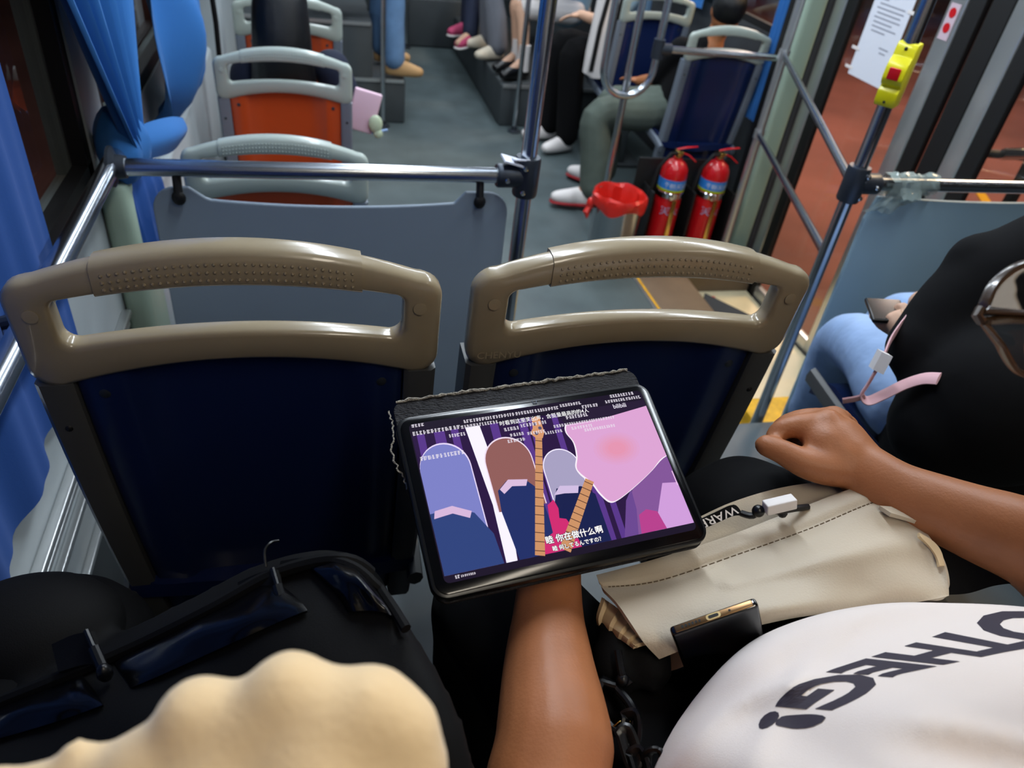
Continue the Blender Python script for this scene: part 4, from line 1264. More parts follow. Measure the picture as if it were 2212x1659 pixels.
# the line of print runs over the belly from the right edge to the lower left, letter tops towards the wearer's chin
BA = [(0, 2175, 1306), (.2, 2085, 1348), (.37, 1992, 1382), (.55, 1902, 1411), (.71, 1797, 1445), (.83, 1722, 1478), (.92, 1664, 1520), (1.0, 1630, 1575)]
UA = [(0, 195, 45), (.2, 185, 44), (.37, 176, 28), (.55, 165, 20), (.71, 145, 12), (.83, 160, 14), (.92, 150, 14), (1.0, 124, 0)]
def interp(A, a):
    a = min(max(a, 0), 1)
    for p_, q_ in zip(A, A[1:]):
        if a <= q_[0]:
            t_ = (a - p_[0]) / (q_[0] - p_[0]); return lerp(p_[1], q_[1], t_), lerp(p_[2], q_[2], t_)
    return A[-1][1:]
def hit(a, q):
    (bu, bv_), (uu, uv) = interp(BA, a), interp(UA, a)
    p = D(bu + uu * q, bv_ + uv * q, 0.5); d_ = (p - CAM).normalized()
    h = bvh.ray_cast(CAM, d_)
    return (h[0] - d_ * 0.0006) if h[0] is not None else p
for v in bm.verts:
    lv.append(hit(v.co.x / W_, (v.co.y - YMN) / (YMX - YMN)))
b = MB(); b.add(lv, [tuple(v.index for v in f.verts) for f in bm.faces]); bm.free()
pr2 = b.build('lettering', M_print, shirt, smooth=False)
pr2.location = (0, 0, 0)
# hair and glasses
b = MB(); b.ball(hc - face * 0.02 + upv * 0.025, (0.10, 0.084, 0.105), 20, 14, HM)
b.build('hair', M_hair, nb, remesh=0.008, relax=3)
g_ = MB()
G = lambda u, v: D(u, v, 0.445)
g_.tube(spline(ND([(2122, 668, .44), (2150, 612, .445), (2205, 572, .45), (2280, 560, .455), (2330, 600, .46), (2320, 668, .455), (2212, 680, .445)]), 30), 0.0028, 8, closed=True, flat=(1.4, .8))
g_.tube(spline(ND([(2122, 694, .44), (2200, 690, .445), (2300, 700, .455), (2310, 770, .47), (2250, 812, .47), (2195, 800, .465), (2160, 745, .45)]), 30), 0.0028, 8, closed=True, flat=(1.4, .8))
g_.tube(ND([(2118, 668, .44), (2110, 681, .438), (2120, 694, .44)]), 0.003, 8)
lens_ = [spline(ND([(2126, 667, .44), (2153, 615, .445), (2207, 576, .45), (2278, 564, .455), (2326, 602, .46), (2316, 665, .455), (2212, 677, .445)]), 24), spline(ND([(2126, 697, .44), (2200, 694, .445), (2297, 704, .455), (2306, 768, .47), (2248, 808, .47), (2197, 796, .465), (2164, 744, .45)]), 24)]
gl = g_.build('glasses', mat('tortoiseshell_frame', '#3b2a1c', 0.25, coat=0.4), nb)
b = MB(); b.tube(ND([(2325, 600, .46), (2500, 560, .50), (2680, 600, .52)]), 0.0022, 8); b.build('temple_arm', MATS['tortoiseshell_frame'], gl)
for L_ in lens_:
    cn = sum(L_, Vector()) / len(L_)
    b = MB(); b.add([cn] + L_, [(0, i + 1, (i + 1) % len(L_) + 1) for i in range(len(L_))]); b.build('lens', M_lens, gl)

# ------------------------------------------------------------------ cream bag on the lap
bag = thing('crossbody_bag', 'cream crossbody bag with black sides lying on the lap beside the tablet', 'bag', D(1700, 1330, .72))
FL = [
    [(1288, 1242, .700), (1400, 1212, .705), (1560, 1162, .716), (1700, 1108, .722), (1858, 1050, .728), (1906, 1058, .728)],
    [(1300, 1268, .688), (1420, 1254, .690), (1600, 1194, .698), (1750, 1140, .705), (1880, 1086, .712), (1936, 1082, .712)],
    [(1332, 1302, .668), (1480, 1288, .668), (1650, 1240, .674), (1800, 1190, .680), (1940, 1146, .690), (2000, 1148, .690)],
    [(1362, 1345, .650), (1500, 1325, .650), (1680, 1280, .655), (1830, 1245, .662), (1975, 1215, .670), (2035, 1210, .670)],
    [(1392, 1390, .640), (1530, 1352, .640), (1700, 1312, .644), (1850, 1290, .650), (1985, 1268, .656), (2048, 1262, .656)],
    [(1424, 1424, .640), (1550, 1376, .640), (1700, 1338, .645), (1850, 1318, .650), (1985, 1300, .655), (2050, 1287, .655)],
]
fl = surf([ND(r) for r in FL], 60, 40)
for j, r_ in enumerate(fl):
    for i, p_ in enumerate(r_):
        s, q = i / 59, j / 39
        w = 0.0035 * math.sin(9 * s + 5 * q) + 0.003 * math.sin(17 * s - 8 * q + 1) * q - 0.004 * math.exp(-((q - 0.2) / 0.03) ** 2) + 0.0045 * math.exp(-((q - 0.45 - 0.2 * (s - .6)) / 0.07) ** 2) * (s > 0.3)
        w -= 0.006 * math.exp(-((s - 0.62) / 0.06) ** 2 - ((q - 0.7) / 0.15) ** 2)
        fl[j][i] = p_ + (CAM - p_).normalized() * w
b = MB(); b.sheet(fl, 0.004); flap = b.build('flap', M_bagc, bag, angle=1.4)
b = MB()
for i in range(2, 57):
    a_, c_ = fl[8][i], fl[8][i + 1]; nrm = (CAM - a_).normalized()
    b.tube([lerp(a_, c_, 0.1) + nrm * 0.0006, lerp(a_, c_, 0.8) + nrm * 0.0006], 0.0006, 5)
st_ = b.build('stitching', mat('brown_thread', '#6f5f4c', 0.9), flap); st_['kind'] = 'stuff'
fb = [[lerp(p_, D(1680, 1240, .70), 0.05) + (p_ - CAM).normalized() * 0.010 for p_ in r_] for r_ in fl]
b = MB(); b.sheet([r_[::2] for r_ in fb[::2]], 0.0)
bb = [[p_ + (p_ - CAM).normalized() * 0.085 for p_ in r_[::2]] for r_ in fb[::2]]
b = MB(); R1 = [r_[::2] for r_ in fb[::2]]
nR, nC = len(R1), len(R1[0])
va = [p_ for r_ in R1 for p_ in r_]; vb = [p_ for r_ in bb for p_ in r_]; o_ = len(va)
fs_ = [(i * nC + k_, i * nC + k_ + 1, (i + 1) * nC + k_ + 1, (i + 1) * nC + k_) for i in range(nR - 1) for k_ in range(nC - 1)]
bd = [k_ for k_ in range(nC)] + [i * nC + nC - 1 for i in range(1, nR)] + [(nR - 1) * nC + k_ for k_ in range(nC - 2, -1, -1)] + [i * nC for i in range(nR - 2, 0, -1)]
b.add(va + vb, fs_ + [tuple(x + o_ for x in reversed(f)) for f in fs_] + [(q2, p2, p2 + o_, q2 + o_) for p2, q2 in zip(bd, bd[1:] + bd[:1])])
b.build('body', M_black_cloth, bag, remesh=0.006, relax=3)
# tan back pocket showing above the flap
bp = surf([ND([(1500, 1122, .745), (1580, 1085, .748), (1680, 1055, .752), (1775, 1042, .755), (1850, 1052, .755), (1880, 1066, .752)]),
           ND([(1480, 1160, .738), (1580, 1125, .740), (1690, 1090, .742), (1780, 1068, .744), (1850, 1062, .744), (1885, 1068, .742)]),
           ND([(1440, 1210, .730), (1570, 1172, .732), (1700, 1124, .734), (1790, 1090, .736), (1860, 1068, .738), (1890, 1072, .738)])], 30, 12)
b = MB(); b.sheet(bp, 0.012); b.build('back_pocket', M_bagc, bag, angle=1.2)
# right-hand cream ear, lining edge and wide black webbing to a ring
er = surf([ND([(1900, 1092, .70), (1950, 1098, .70), (2010, 1118, .70), (2060, 1152, .70)]), ND([(1925, 1108, .69), (1965, 1120, .69), (2015, 1138, .69), (2062, 1158, .695)])], 14, 5)
b = MB(); b.sheet(er, 0.004); b.build('side_tab', M_bagc, bag)
le_ = surf([ND([(1985, 1150, .679), (2015, 1168, .676), (2033, 1190, .672), (2042, 1222, .666)]), ND([(1988, 1158, .676), (2008, 1180, .674), (2022, 1200, .670), (2030, 1222, .664)])], 12, 3)
b = MB(); b.sheet(le_, 0.003); b.build('lining_edge', M_bagt, bag)
wb = surf([ND([(1975, 1145, .700), (2060, 1155, .695), (2150, 1172, .690), (2230, 1215, .685)]), ND([(2000, 1200, .690), (2080, 1205, .686), (2160, 1215, .684), (2225, 1240, .680)]), ND([(2030, 1285, .685), (2090, 1282, .682), (2150, 1265, .680), (2215, 1258, .678)])], 24, 10)
b = MB(); b.sheet(wb, 0.005); b.build('webbing', M_black_cloth, bag)
b = MB(); b.tube(spline(ND([(2178, 1172, .682), (2205, 1162, .675), (2250, 1180, .672), (2290, 1230, .672), (2270, 1262, .676), (2215, 1240, .684)]), 24), 0.0045, 10, closed=True); b.build('ring', M_bplastic, bag)
# left gusset: tan lining above crumpled black mesh
gs = surf([ND([(1300, 1290, .695), (1340, 1318, .680), (1375, 1350, .665), (1400, 1385, .655)]),
           ND([(1288, 1330, .690), (1320, 1350, .670), (1352, 1372, .655), (1372, 1392, .648)]),
           ND([(1290, 1350, .69), (1318, 1370, .674), (1345, 1385, .66), (1368, 1402, .65)])], 14, 8)
for r_ in gs:
    for i, p_ in enumerate(r_): p_ += (CAM - p_).normalized() * 0.0025 * math.sin(i * 2.1)
b = MB(); b.sheet(gs, 0.004); b.build('side_lining', M_bagt, bag)
b = MB(); b.tube(spline(ND([(1345, 1345, .69), (1340, 1400, .675), (1345, 1450, .665), (1370, 1490, .66)]), 12), [(0.022, 0.016)] * 4 + [(0.026, 0.018)] * 4 + [(0.02, 0.016)] * 2 + [(0.012, 0.01)] * 2, 16)
b.tube(spline(ND([(1400, 1400, .67), (1405, 1450, .66), (1395, 1490, .655)]), 8), [(0.02, 0.016)] * 5 + [(0.014, 0.01)] * 3, 14)
gb = b.build('side_mesh', M_black_cloth, bag, remesh=0.005, relax=3)
b = MB(); b.tube(spline(ND([(1335, 1405, .648), (1342, 1450, .640), (1350, 1475, .640), (1362, 1468, .640)]), 12), 0.0035, 8); b.ball(D(1345, 1468, .640), 0.006, 10, 8); b.build('drawcord', M_bplastic, bag)
# carabiner and black chain hanging from the bag
b = MB(); b.tube(spline(ND([(1300, 1468, .645), (1290, 1500, .640), (1300, 1545, .632), (1330, 1580, .622), (1355, 1580, .620), (1372, 1555, .622), (1360, 1520, .630), (1330, 1485, .642)]), 36), 0.0042, 10, closed=True)
cb = b.build('carabiner', M_bplastic, bag)
for pts in ([(1320, 1572, .622), (1345, 1588, .618), (1372, 1582, .617), (1372, 1560, .62), (1340, 1560, .622)],):
    b = MB(); b.tube(spline(ND(pts), 20), 0.0014, 8, closed=True); b.build('gold_ring', M_brass, bag)
for pts in ([(1352, 1545, .62), (1375, 1545, .615), (1375, 1600, .61), (1352, 1600, .612)], [(1340, 1582, .612), (1358, 1578, .612), (1378, 1640, .60), (1362, 1650, .60)], [(1362, 1630, .602), (1385, 1622, .60), (1400, 1675, .59), (1380, 1680, .59)],
            [(1395, 1655, .60), (1400, 1625, .595), (1425, 1622, .592), (1432, 1660, .59), (1415, 1690, .59)]):
    b = MB(); b.tube(spline(ND(pts + [pts[0]]), 24)[:-1], 0.0042, 8, closed=True, flat=(1.3, 0.7)); b.build('chain_link', M_bplastic, bag)
# zip pull with lettered tape and a white block charm
ta = surf([ND([(1508, 1112, .705), (1560, 1098, .715), (1600, 1092, .722)]), ND([(1500, 1145, .704), (1555, 1120, .712), (1592, 1112, .718)])], 12, 4)
ta = surf([ND([(1500, 1128, .700), (1548, 1106, .706), (1585, 1090, .712), (1602, 1106, .712)]), ND([(1490, 1156, .698), (1535, 1136, .703), (1580, 1116, .708), (1600, 1112, .710)])], 16, 4)
b = MB(); b.sheet(ta, 0.002); tp = b.build('lettered_tape', M_black_cloth, bag)
vs, fs = text_mesh('WARRIOR', 1.0, 0.01)
WW_ = max(v.x for v in vs)
P00, P10, P01, P11 = D(1589, 1093, .7075), D(1455, 1148, .6955), D(1597, 1109, .7065), D(1468, 1166, .6945)
b = MB(); b.add([bilin(P00, P10, P01, P11, v.x / WW_, v.y / 0.73) for v in vs], fs); b.build('tape_lettering', M_white, tp, smooth=False)
b = MB(); b.tube(spline(ND([(1600, 1108, .712), (1625, 1114, .708), (1650, 1100, .708), (1680, 1104, .706), (1720, 1098, .715), (1745, 1095, .722)]), 20), 0.0032, 8); b.ball(D(1638, 1104, .706), 0.0062, 12, 8); b.ball(D(1690, 1108, .712), 0.005, 10, 8); b.build('cord_knot', M_bplastic, bag)
cx_ = (D(1712, 1076, .703) - D(1652, 1090, .70)).normalized(); cz_ = (CAM - D(1680, 1090, .70)).normalized(); cy_ = cz_.cross(cx_).normalized(); cz_ = cx_.cross(cy_)
b = MB(); b.box(D(1684, 1090, .702), (0.030, 0.011, 0.012), Matrix((cx_, cy_, cz_)).transposed() @ Matrix.Rotation(0.7, 3, 'X'), bev=0.0012); b.build('charm', M_white, bag)

# phone in the bag's front pocket
pw = (D(1636, 1298, .612) - D(1446, 1364, .618)).normalized(); plv = D(1575, 1420, .665) - D(1540, 1335, .612); plv = (plv - pw * plv.dot(pw)).normalized(); pn = pw.cross(plv)
PM = Matrix((pw, plv, pn)).transposed()
pc = D(1541, 1331, .612)
ph_ = thing('phone', 'black smartphone standing in the front pocket of the cream bag, charging port up', 'phone', pc)
b = MB(); b.box(pc + plv * 0.05, (0.0755, 0.10, 0.0092), PM, bev=0.003); b.build('phone_case', M_black_gloss if False else mat('glossy_black_case', '#07080a', 0.15, coat=0.5), ph_)
b = MB(); b.box(pc + plv * 0.0012 , (0.068, 0.0035, 0.0060), PM, bev=0.001); b.build('metal_edge', mat('bronze_frame', '#8a6a49', 0.3, 0.9), ph_)
b = MB(); b.prism([pc + pw * x - plv * 0.0007 + pn * y for x, y in rrect(0.0125, 0.0052, 0.0024, 5)], plv * 0.0008); pt_ = b.build('charging_port', mat('pale_gold', '#d9bd86', 0.35, 0.6), ph_, smooth=False)
b = MB(); b.prism([pc + pw * x - plv * 0.0010 + pn * y for x, y in rrect(0.0088, 0.0026, 0.0012, 5)], plv * 0.0008); b.build('port_slot', M_black, pt_, smooth=False)
for i in range(6):
    b = MB(); b.prism([pc + pw * (-0.027 + 0.0030 * i + x) - plv * 0.0009 + pn * y for x, y in rrect(0.0018, 0.0024, 0.0008, 3)], plv * 0.0008); b.build('speaker_hole', M_black, ph_, smooth=False)
b = MB(); b.prism([pc + pw * (0.014 + x) - plv * 0.0009 + pn * y for x, y in rrect(0.002, 0.002, 0.0009, 3)], plv * 0.0008); b.build('microphone_hole', M_black, ph_, smooth=False)

# ------------------------------------------------------------------ black backpack on the photographer's lap
pk = thing('backpack', 'black backpack with glossy film pockets and buckled straps on the lap at lower left', 'backpack', D(500, 1550, .60))
PN = [
    [(-120, 1540, .66), (60, 1455, .66), (230, 1375, .66), (420, 1285, .66), (560, 1215, .66), (700, 1186, .66), (790, 1215, .66)],
    [(-120, 1560, .60), (80, 1480, .60), (270, 1400, .60), (450, 1312, .60), (600, 1232, .60), (745, 1205, .60), (825, 1262, .60)],
    [(-120, 1620, .55), (130, 1545, .55), (320, 1470, .55), (510, 1385, .55), (690, 1310, .55), (820, 1300, .55), (900, 1370, .555)],
    [(-120, 1720, .51), (180, 1660, .51), (370, 1590, .51), (560, 1520, .51), (740, 1450, .51), (890, 1440, .51), (985, 1510, .52)],
    [(-120, 1850, .48), (220, 1820, .48), (430, 1760, .48), (620, 1700, .48), (800, 1640, .48), (950, 1620, .485), (1045, 1680, .495)],
    [(-120, 2000, .47), (260, 2000, .47), (480, 1960, .47), (680, 1900, .47), (850, 1850, .47), (1000, 1830, .475), (1090, 1880, .485)],
]
pkn = surf([ND(r) for r in PN], 60, 50)
for j, r_ in enumerate(pkn):
    for i, p_ in enumerate(r_):
        s, q = i / 59, j / 49
        w = 0.004 * math.sin(8 * s + 9 * q) + 0.003 * math.sin(19 * s - 7 * q) + 0.006 * math.exp(-((s - 0.80 - 0.1 * q) / 0.05) ** 2)
        r_[i] = p_ + (CAM - p_).normalized() * w
b = MB(); b.sheet(pkn, 0.10); b.ball(D(70, 1368, .66), (0.078, 0.06, 0.045), 20, 12)
b.build('body', M_black_cloth, pk, remesh=0.007, relax=5)


def on_pack(s, q, lift=0.004):
    i = min(max(s, 0), 0.999) * 59; j = min(max(q, 0), 0.999) * 49
    i0, j0 = int(i), int(j)
    p_ = lerp(lerp(pkn[j0][i0], pkn[j0][i0 + 1], i - i0), lerp(pkn[j0 + 1][i0], pkn[j0 + 1][i0 + 1], i - i0), j - j0)
    return p_ + (CAM - p_).normalized() * lift


for s0, s1, q0, q1, lf in ((0.04, 0.24, 0.25, 0.42, 0.009), (0.30, 0.64, 0.23, 0.40, 0.009), (0.72, 0.86, 0.20, 0.44, 0.013)):
    g0 = [[on_pack(lerp(s0, s1, i / 26), lerp(q0, q1, j / 12), lf * math.sin(PI * min(1, max(0, i / 26))) ** 0.4 * (0.5 + math.sin(PI * j / 12)) + 0.003 + 0.0013 * math.sin(i * 0.55 + j * 0.5) + 0.0010 * math.sin(i * 0.35 - j * 0.6)) for i in range(27)] for j in range(13)]
    b = MB(); b.sheet(g0, 0.002); b.build('film_pocket', M_black_gloss, pk, angle=1.4)
rim = [on_pack(lerp(0.02, 0.92, i / 40), 0.215, 0.012) for i in range(41)]
b = MB(); b.tube(rim, 0.0055, 8); b.build('piping', M_black_cloth, pk)
rim = [on_pack(0.69 + 0.18 * math.sin(a) * 1.0 if a < PI / 2 else 0.69 + 0.20, lerp(0.17, 0.46, a / PI), 0.012) for a in [PI * i / 24 for i in range(25)]]
b = MB(); b.tube(rim, 0.004, 8); b.build('piping', M_black_cloth, pk)
for (ua, va), (ub, vb) in (((588, 1228), (612, 1310)), ((186, 1362), (222, 1445))):
    b = MB(); b.tube(ND([(ua, va, .575), (lerp(ua, ub, .45), lerp(va, vb, .45), .568)]), 0.0022, 8); b.tube(ND([(lerp(ua, ub, .45), lerp(va, vb, .45), .568), (ub, vb, .56)]), 0.0042, 10)
    b.ball(D(ub + 4, vb + 8, .558), (0.006, 0.006, 0.009), 10, 8); b.build('strap_buckle', M_bplastic, pk)
    st_ = surf([ND([(ua - 75, va + 30, .598), (ua - 30, va + 10, .588), (ua + 8, va + 2, .578)]), ND([(ua - 60, va + 90, .575), (ua - 10, va + 75, .568), (ub - 4, vb - 10, .562)])], 10, 8)
    b = MB(); b.sheet(st_, 0.004); b.build('strap', M_black_cloth, pk)
b = MB(); b.tube(spline(ND([(575, 1225, .585), (572, 1190, .59), (585, 1172, .595), (602, 1168, .60)]), 12), 0.0012, 6); b.build('cord_loop', M_bplastic, pk)

# ------------------------------------------------------------------ photographer's legs under the backpack
b = MB()
for sx in (-0.27, -0.02):
    wchain(b, [(sx * 0.6 - 0.05, -0.10, 0.93, 0.06), (sx, 0.25, 0.95, 0.055), (sx, 0.49, 0.96, 0.045), (sx, 0.56, 0.70, 0.04), (sx, 0.54, 0.38, 0.035)], 12)
wchain(b, [(-0.11, -0.12, 0.95, 0.10), (-0.11, -0.14, 1.10, 0.11)], 14)
lg = b.build('person', M_skin, None, remesh=0.008, relax=4)
tag(lg, 'person in black trousers under the backpack, only knees and lap showing', 'person')
b = MB()
for sx in (-0.27, -0.02):
    wchain(b, [(sx * 0.6 - 0.05, -0.10, 0.95, 0.09), (sx, 0.22, 0.965, 0.088), (sx, 0.49, 0.97, 0.078), (sx, 0.57, 0.72, 0.068), (sx, 0.56, 0.42, 0.062)], 16)
b.ball((-0.11, -0.12, 0.98), (0.17, 0.12, 0.10), 16, 10); b.ball((-0.11, -0.14, 1.12), (0.15, 0.11, 0.12), 16, 10)
b.build('trousers', M_black_wear, lg, remesh=0.009, relax=6)
for sx in (-0.27, -0.02):
    b = MB(); b.tube([(sx, 0.48, 0.335), (sx, 0.56, 0.34), (sx, 0.64, 0.33), (sx, 0.68, 0.32)], [(0.035, 0.04), (0.042, 0.05), (0.042, 0.03), (0.03, 0.015)], 14); b.build('shoe', M_black_wear, lg, sub=1)

# ------------------------------------------------------------------ cream sleeve close to the camera
b = MB(); d_ = 0.27
for u, v, r in ((430, 1552, 100), (500, 1610, 110), (625, 1500, 102), (560, 1570, 110), (700, 1560, 120), (800, 1545, 115), (862, 1580, 100), (880, 1660, 100), (700, 1680, 180), (820, 1720, 140), (500, 1720, 170), (330, 1680, 120), (240, 1700, 90), (165, 1622, 42), (168, 1660, 52), (170, 1690, 66), (200, 1705, 80), (90, 1730, 90), (-20, 1740, 90), (-120, 1760, 90), (860, 1800, 120)):
    k_ = r * d_ / FPX; b.ball(D(u, v, d_ + 0.02 * (700 - u) / 700 * 0 ), k_, 14, 10)
for u, v, r in ((430, 1552, 100), (625, 1500, 102), (800, 1545, 115), (700, 1680, 180), (500, 1720, 170), (240, 1700, 90), (90, 1730, 90), (860, 1800, 120), (-120, 1760, 90)):
    b.ball(D(u + 15, v + 60, d_ + 0.03), r * 1.1 * d_ / FPX, 14, 10)
wchain(b, [(*D(320, 1800, d_ + 0.02), 0.020), (*D(0, 1850, d_ + 0.02), 0.022), (*D(-350, 1960, d_ + 0.03), 0.035), (-0.20, -0.02, 1.28, 0.06), (-0.24, -0.12, 1.32, 0.065)], 16)
one(b, 'jacket_sleeve', M_cream, 'blurred bunched cream sleeve at the lower left, closest to the camera', 'sleeve', remesh=0.003, relax=40)

# ------------------------------------------------------------------ other passengers
def AZ(u, v, z):
    d_ = D(u, v, 1.0) - CAM; return CAM + d_ * ((z - CAM.z) / d_.z)


def shoe(b, heel, toe, r=0.042):
    h, t_ = Vector(heel), Vector(toe); d_ = (t_ - h)
    b.tube([h, lerp(h, t_, 0.12), lerp(h, t_, 0.4), lerp(h, t_, 0.7), lerp(h, t_, 0.92), t_], [(r * .5, r * 1.0), (r * .9, r * 1.7), (r * .98, r * 1.6), (r * 1.08, r * 1.05), (r * .9, r * .75), (r * .45, r * .4)], 14)
    zl = min(h.z, t_.z) - 0.03
    for v in b.v: v.z = max(v.z, zl)


def passenger(label, hip, chest, head, legs, arms, m_top, m_leg, m_skin, m_shoe, sole=None, long_hair=False, bare_shin=False, sock=False, leg_r=0.07, face=(0, 1, 0), group=None, top_r=0.15, shoe_len=0.25, toe_dir=None, flare=1.0):
    hip, chest, head = Vector(hip), Vector(chest), Vector(head); fv = Vector(face).normalized()
    b = MB()
    neck = lerp(chest, head, 0.55)
    wchain(b, [(*hip, 0.10), (*lerp(hip, chest, 0.5), 0.105), (*chest, 0.095), (*neck, 0.048), (*head, 0.055)], 14)
    fs_ = fv; us = Vector((0, 0, 1)); ss = us.cross(fs_).normalized(); fs_ = ss.cross(us)
    HMx = Matrix((fs_, ss, us)).transposed()
    b.ball(head, (0.092, 0.074, 0.108), 18, 12, HMx); b.ball(head + fs_ * 0.095 - us * 0.012, (0.016, 0.012, 0.02), 10, 8, HMx)
    b.ball(head + fs_ * 0.035 - us * 0.06, (0.055, 0.05, 0.055), 12, 8, HMx)
    for s in (-1, 1):
        b.ball(head + ss * s * 0.075, (0.015, 0.008, 0.026), 10, 6, HMx)
    hips = []
    for side, (knee, ankle, toe) in zip((-1, 1), legs):
        knee, ankle = Vector(knee), Vector(ankle); hj = hip + ss * (0.085 * (-side if False else side)); hips.append(hj)
        wchain(b, [(*hj, 0.065), (*lerp(hj, knee, 0.5), 0.060), (*knee, 0.048), (*lerp(knee, ankle, 0.4), 0.046), (*ankle, 0.034)], 12)
        wchain(b, [(*ankle, 0.034), (*lerp(ankle, Vector(toe), 0.5), 0.03), (*lerp(ankle, Vector(toe), 0.8), 0.025)], 10)
    for (sh, el, wr, hd) in arms:
        wchain(b, [(*sh, 0.046), (*el, 0.040), (*wr, 0.026)], 12)
        w_, h_ = Vector(wr), Vector(hd); dv = (h_ - w_).normalized(); sv = dv.cross(Vector((0, 0.3, 1))).normalized()
        b.tube([w_, lerp(w_, h_, 0.3), lerp(w_, h_, 0.55)], [(0.024, 0.018), (0.036, 0.016), (0.036, 0.014)], 12)
        for o_ in (-0.027, -0.009, 0.009, 0.026):
            p0 = lerp(w_, h_, 0.5) + sv * o_; wchain(b, [(*p0, 0.009), (*(p0 + dv * 0.045 + Vector((0, 0, -0.006))), 0.008), (*(p0 + dv * 0.075 + Vector((0, 0, -0.022))), 0.007)], 8)
        p0 = lerp(w_, h_, 0.15) + sv * 0.03; wchain(b, [(*p0, 0.011), (*(p0 + dv * 0.04 + sv * 0.02), 0.009)], 8)
    person = b.build('person', m_skin, None, remesh=0.0065, relax=4)
    tag(person, label, 'person', group)
    # clothes
    b = MB()
    wchain(b, [(*(hip + us * 0.02), top_r), (*lerp(hip, chest, 0.5), top_r * 0.98), (*(chest + us * 0.02), top_r * 0.85), (*(chest + us * 0.10), 0.065)], 18)
    for (sh, el, wr, hd) in arms:
        wchain(b, [(*sh, 0.068), (*lerp(Vector(sh), Vector(el), 0.5), 0.064), (*lerp(Vector(sh), Vector(el), 0.95), 0.062)], 14)
    b.build('top', m_top, person, remesh=0.010, relax=5)
    b = MB()
    for hj, (knee, ankle, toe) in zip(hips, legs):
        knee, ankle = Vector(knee), Vector(ankle)
        if bare_shin:
            wchain(b, [(*hj, leg_r * 1.35), (*lerp(hj, knee, 0.55), leg_r * 1.25), (*lerp(hj, knee, 0.85), leg_r * 1.2)], 14)
        else:
            wchain(b, [(*hj, leg_r * 1.25), (*lerp(hj, knee, 0.55), leg_r * 1.15), (*knee, leg_r), (*lerp(knee, ankle, 0.5), leg_r * lerp(0.9, 1, .5) * flare), (*(ankle + us * 0.015), leg_r * 0.86 * flare)], 14)
    b.ball(hip, (0.16, 0.13, 0.11), 14, 10)
    b.build('shorts' if bare_shin else 'trousers', m_leg, person, remesh=0.009, relax=5)
    for (knee, ankle, toe) in legs:
        a, t_ = Vector(ankle), Vector(toe); dv = (t_ - a); dv.z = 0; dv.normalize()
        zf = t_.z
        b = MB(); shoe(b, Vector((a.x, a.y, zf + 0.015)) - dv * 0.06, Vector((a.x, a.y, zf)) + dv * (shoe_len - 0.06)); sh_ = b.build('shoe', m_shoe, person, sub=1)
        if sole is not None:
            b = MB(); shoe(b, Vector((a.x, a.y, zf - 0.012)) - dv * 0.066, Vector((a.x, a.y, zf - 0.018)) + dv * (shoe_len - 0.055), 0.045)
            for v in b.v: v.z = zf - 0.030 + (v.z - zf + 0.03) * 0.35
            b.build('sole', sole, sh_, sub=1)
        if sock:
            b = MB(); b.tube([a + us * 0.10, a + us * 0.05, Vector((a.x, a.y, zf + 0.02))], [0.040, 0.039, 0.044], 14); b.build('sock', M_white, person)
    b = MB()
    if long_hair:
        b.ball(head - fs_ * 0.012 + us * 0.02, (0.105, 0.092, 0.112), 20, 14, HMx)
        wchain(b, [(*(head - fs_ * 0.045 + us * 0.02), 0.092), (*(head - fs_ * 0.075 - us * 0.10), 0.100), (*(head - fs_ * 0.075 - us * 0.22), 0.112), (*(head - fs_ * 0.06 - us * 0.34), 0.115)], 18)
    else:
        b.ball(head - fs_ * 0.014 + us * 0.028, (0.100, 0.084, 0.100), 20, 14, HMx)
    b.build('hair', M_hair, person, remesh=0.008, relax=3)
    return person


def legpair(k1, a1, t1, k2, a2, t2):
    return ((k1, a1, t1), (k2, a2, t2))


# long-haired person in the middle orange seat
passenger('long-haired person in navy sitting in the middle orange seat', (-0.10, 2.86, 0.52), (-0.10, 2.87, 0.72), (-0.108, 2.86, 1.08),
          legpair((0.0, 3.22, 0.55), (0.0, 3.18, 0.10), (0.0, 3.34, 0.04), (-0.19, 3.22, 0.55), (-0.19, 3.18, 0.10), (-0.19, 3.34, 0.04)),
          (((0.055, 2.86, 0.90), (0.100, 2.85, 0.80), (0.125, 2.86, 0.72), (0.12, 2.96, 0.68)), ((-0.23, 2.86, 0.86), (-0.25, 2.88, 0.68), (-0.20, 3.02, 0.60), (-0.12, 3.08, 0.60))),
          M_navy, M_denim_d, M_skin_l, M_white, long_hair=True, top_r=0.10)
b = MB(); b.box((0.165, 2.80, 0.775), (0.10, 0.02, 0.15), Matrix.Rotation(0.25, 3, 'Y'), bev=0.006)
o = thing('pink_pouch', 'pale pink pouch with a green trinket beside the orange seat', 'pouch', (0.165, 2.80, 0.70))
b.build('pouch_body', mat('pale_pink_plastic', '#e6c3d4', 0.35), o)
b = MB(); b.ball((0.205, 2.78, 0.735), (0.026, 0.012, 0.034), 12, 8); b.ball((0.215, 2.78, 0.70), (0.018, 0.010, 0.018), 12, 8); b.build('trinket', mat('pale_green_trinket', '#bfcfb2', 0.4), o)
b = MB(); b.tube([(0.19, 2.785, 0.70), (0.25, 2.78, 0.715)], 0.005, 8); b.build('tag', M_denim, o)

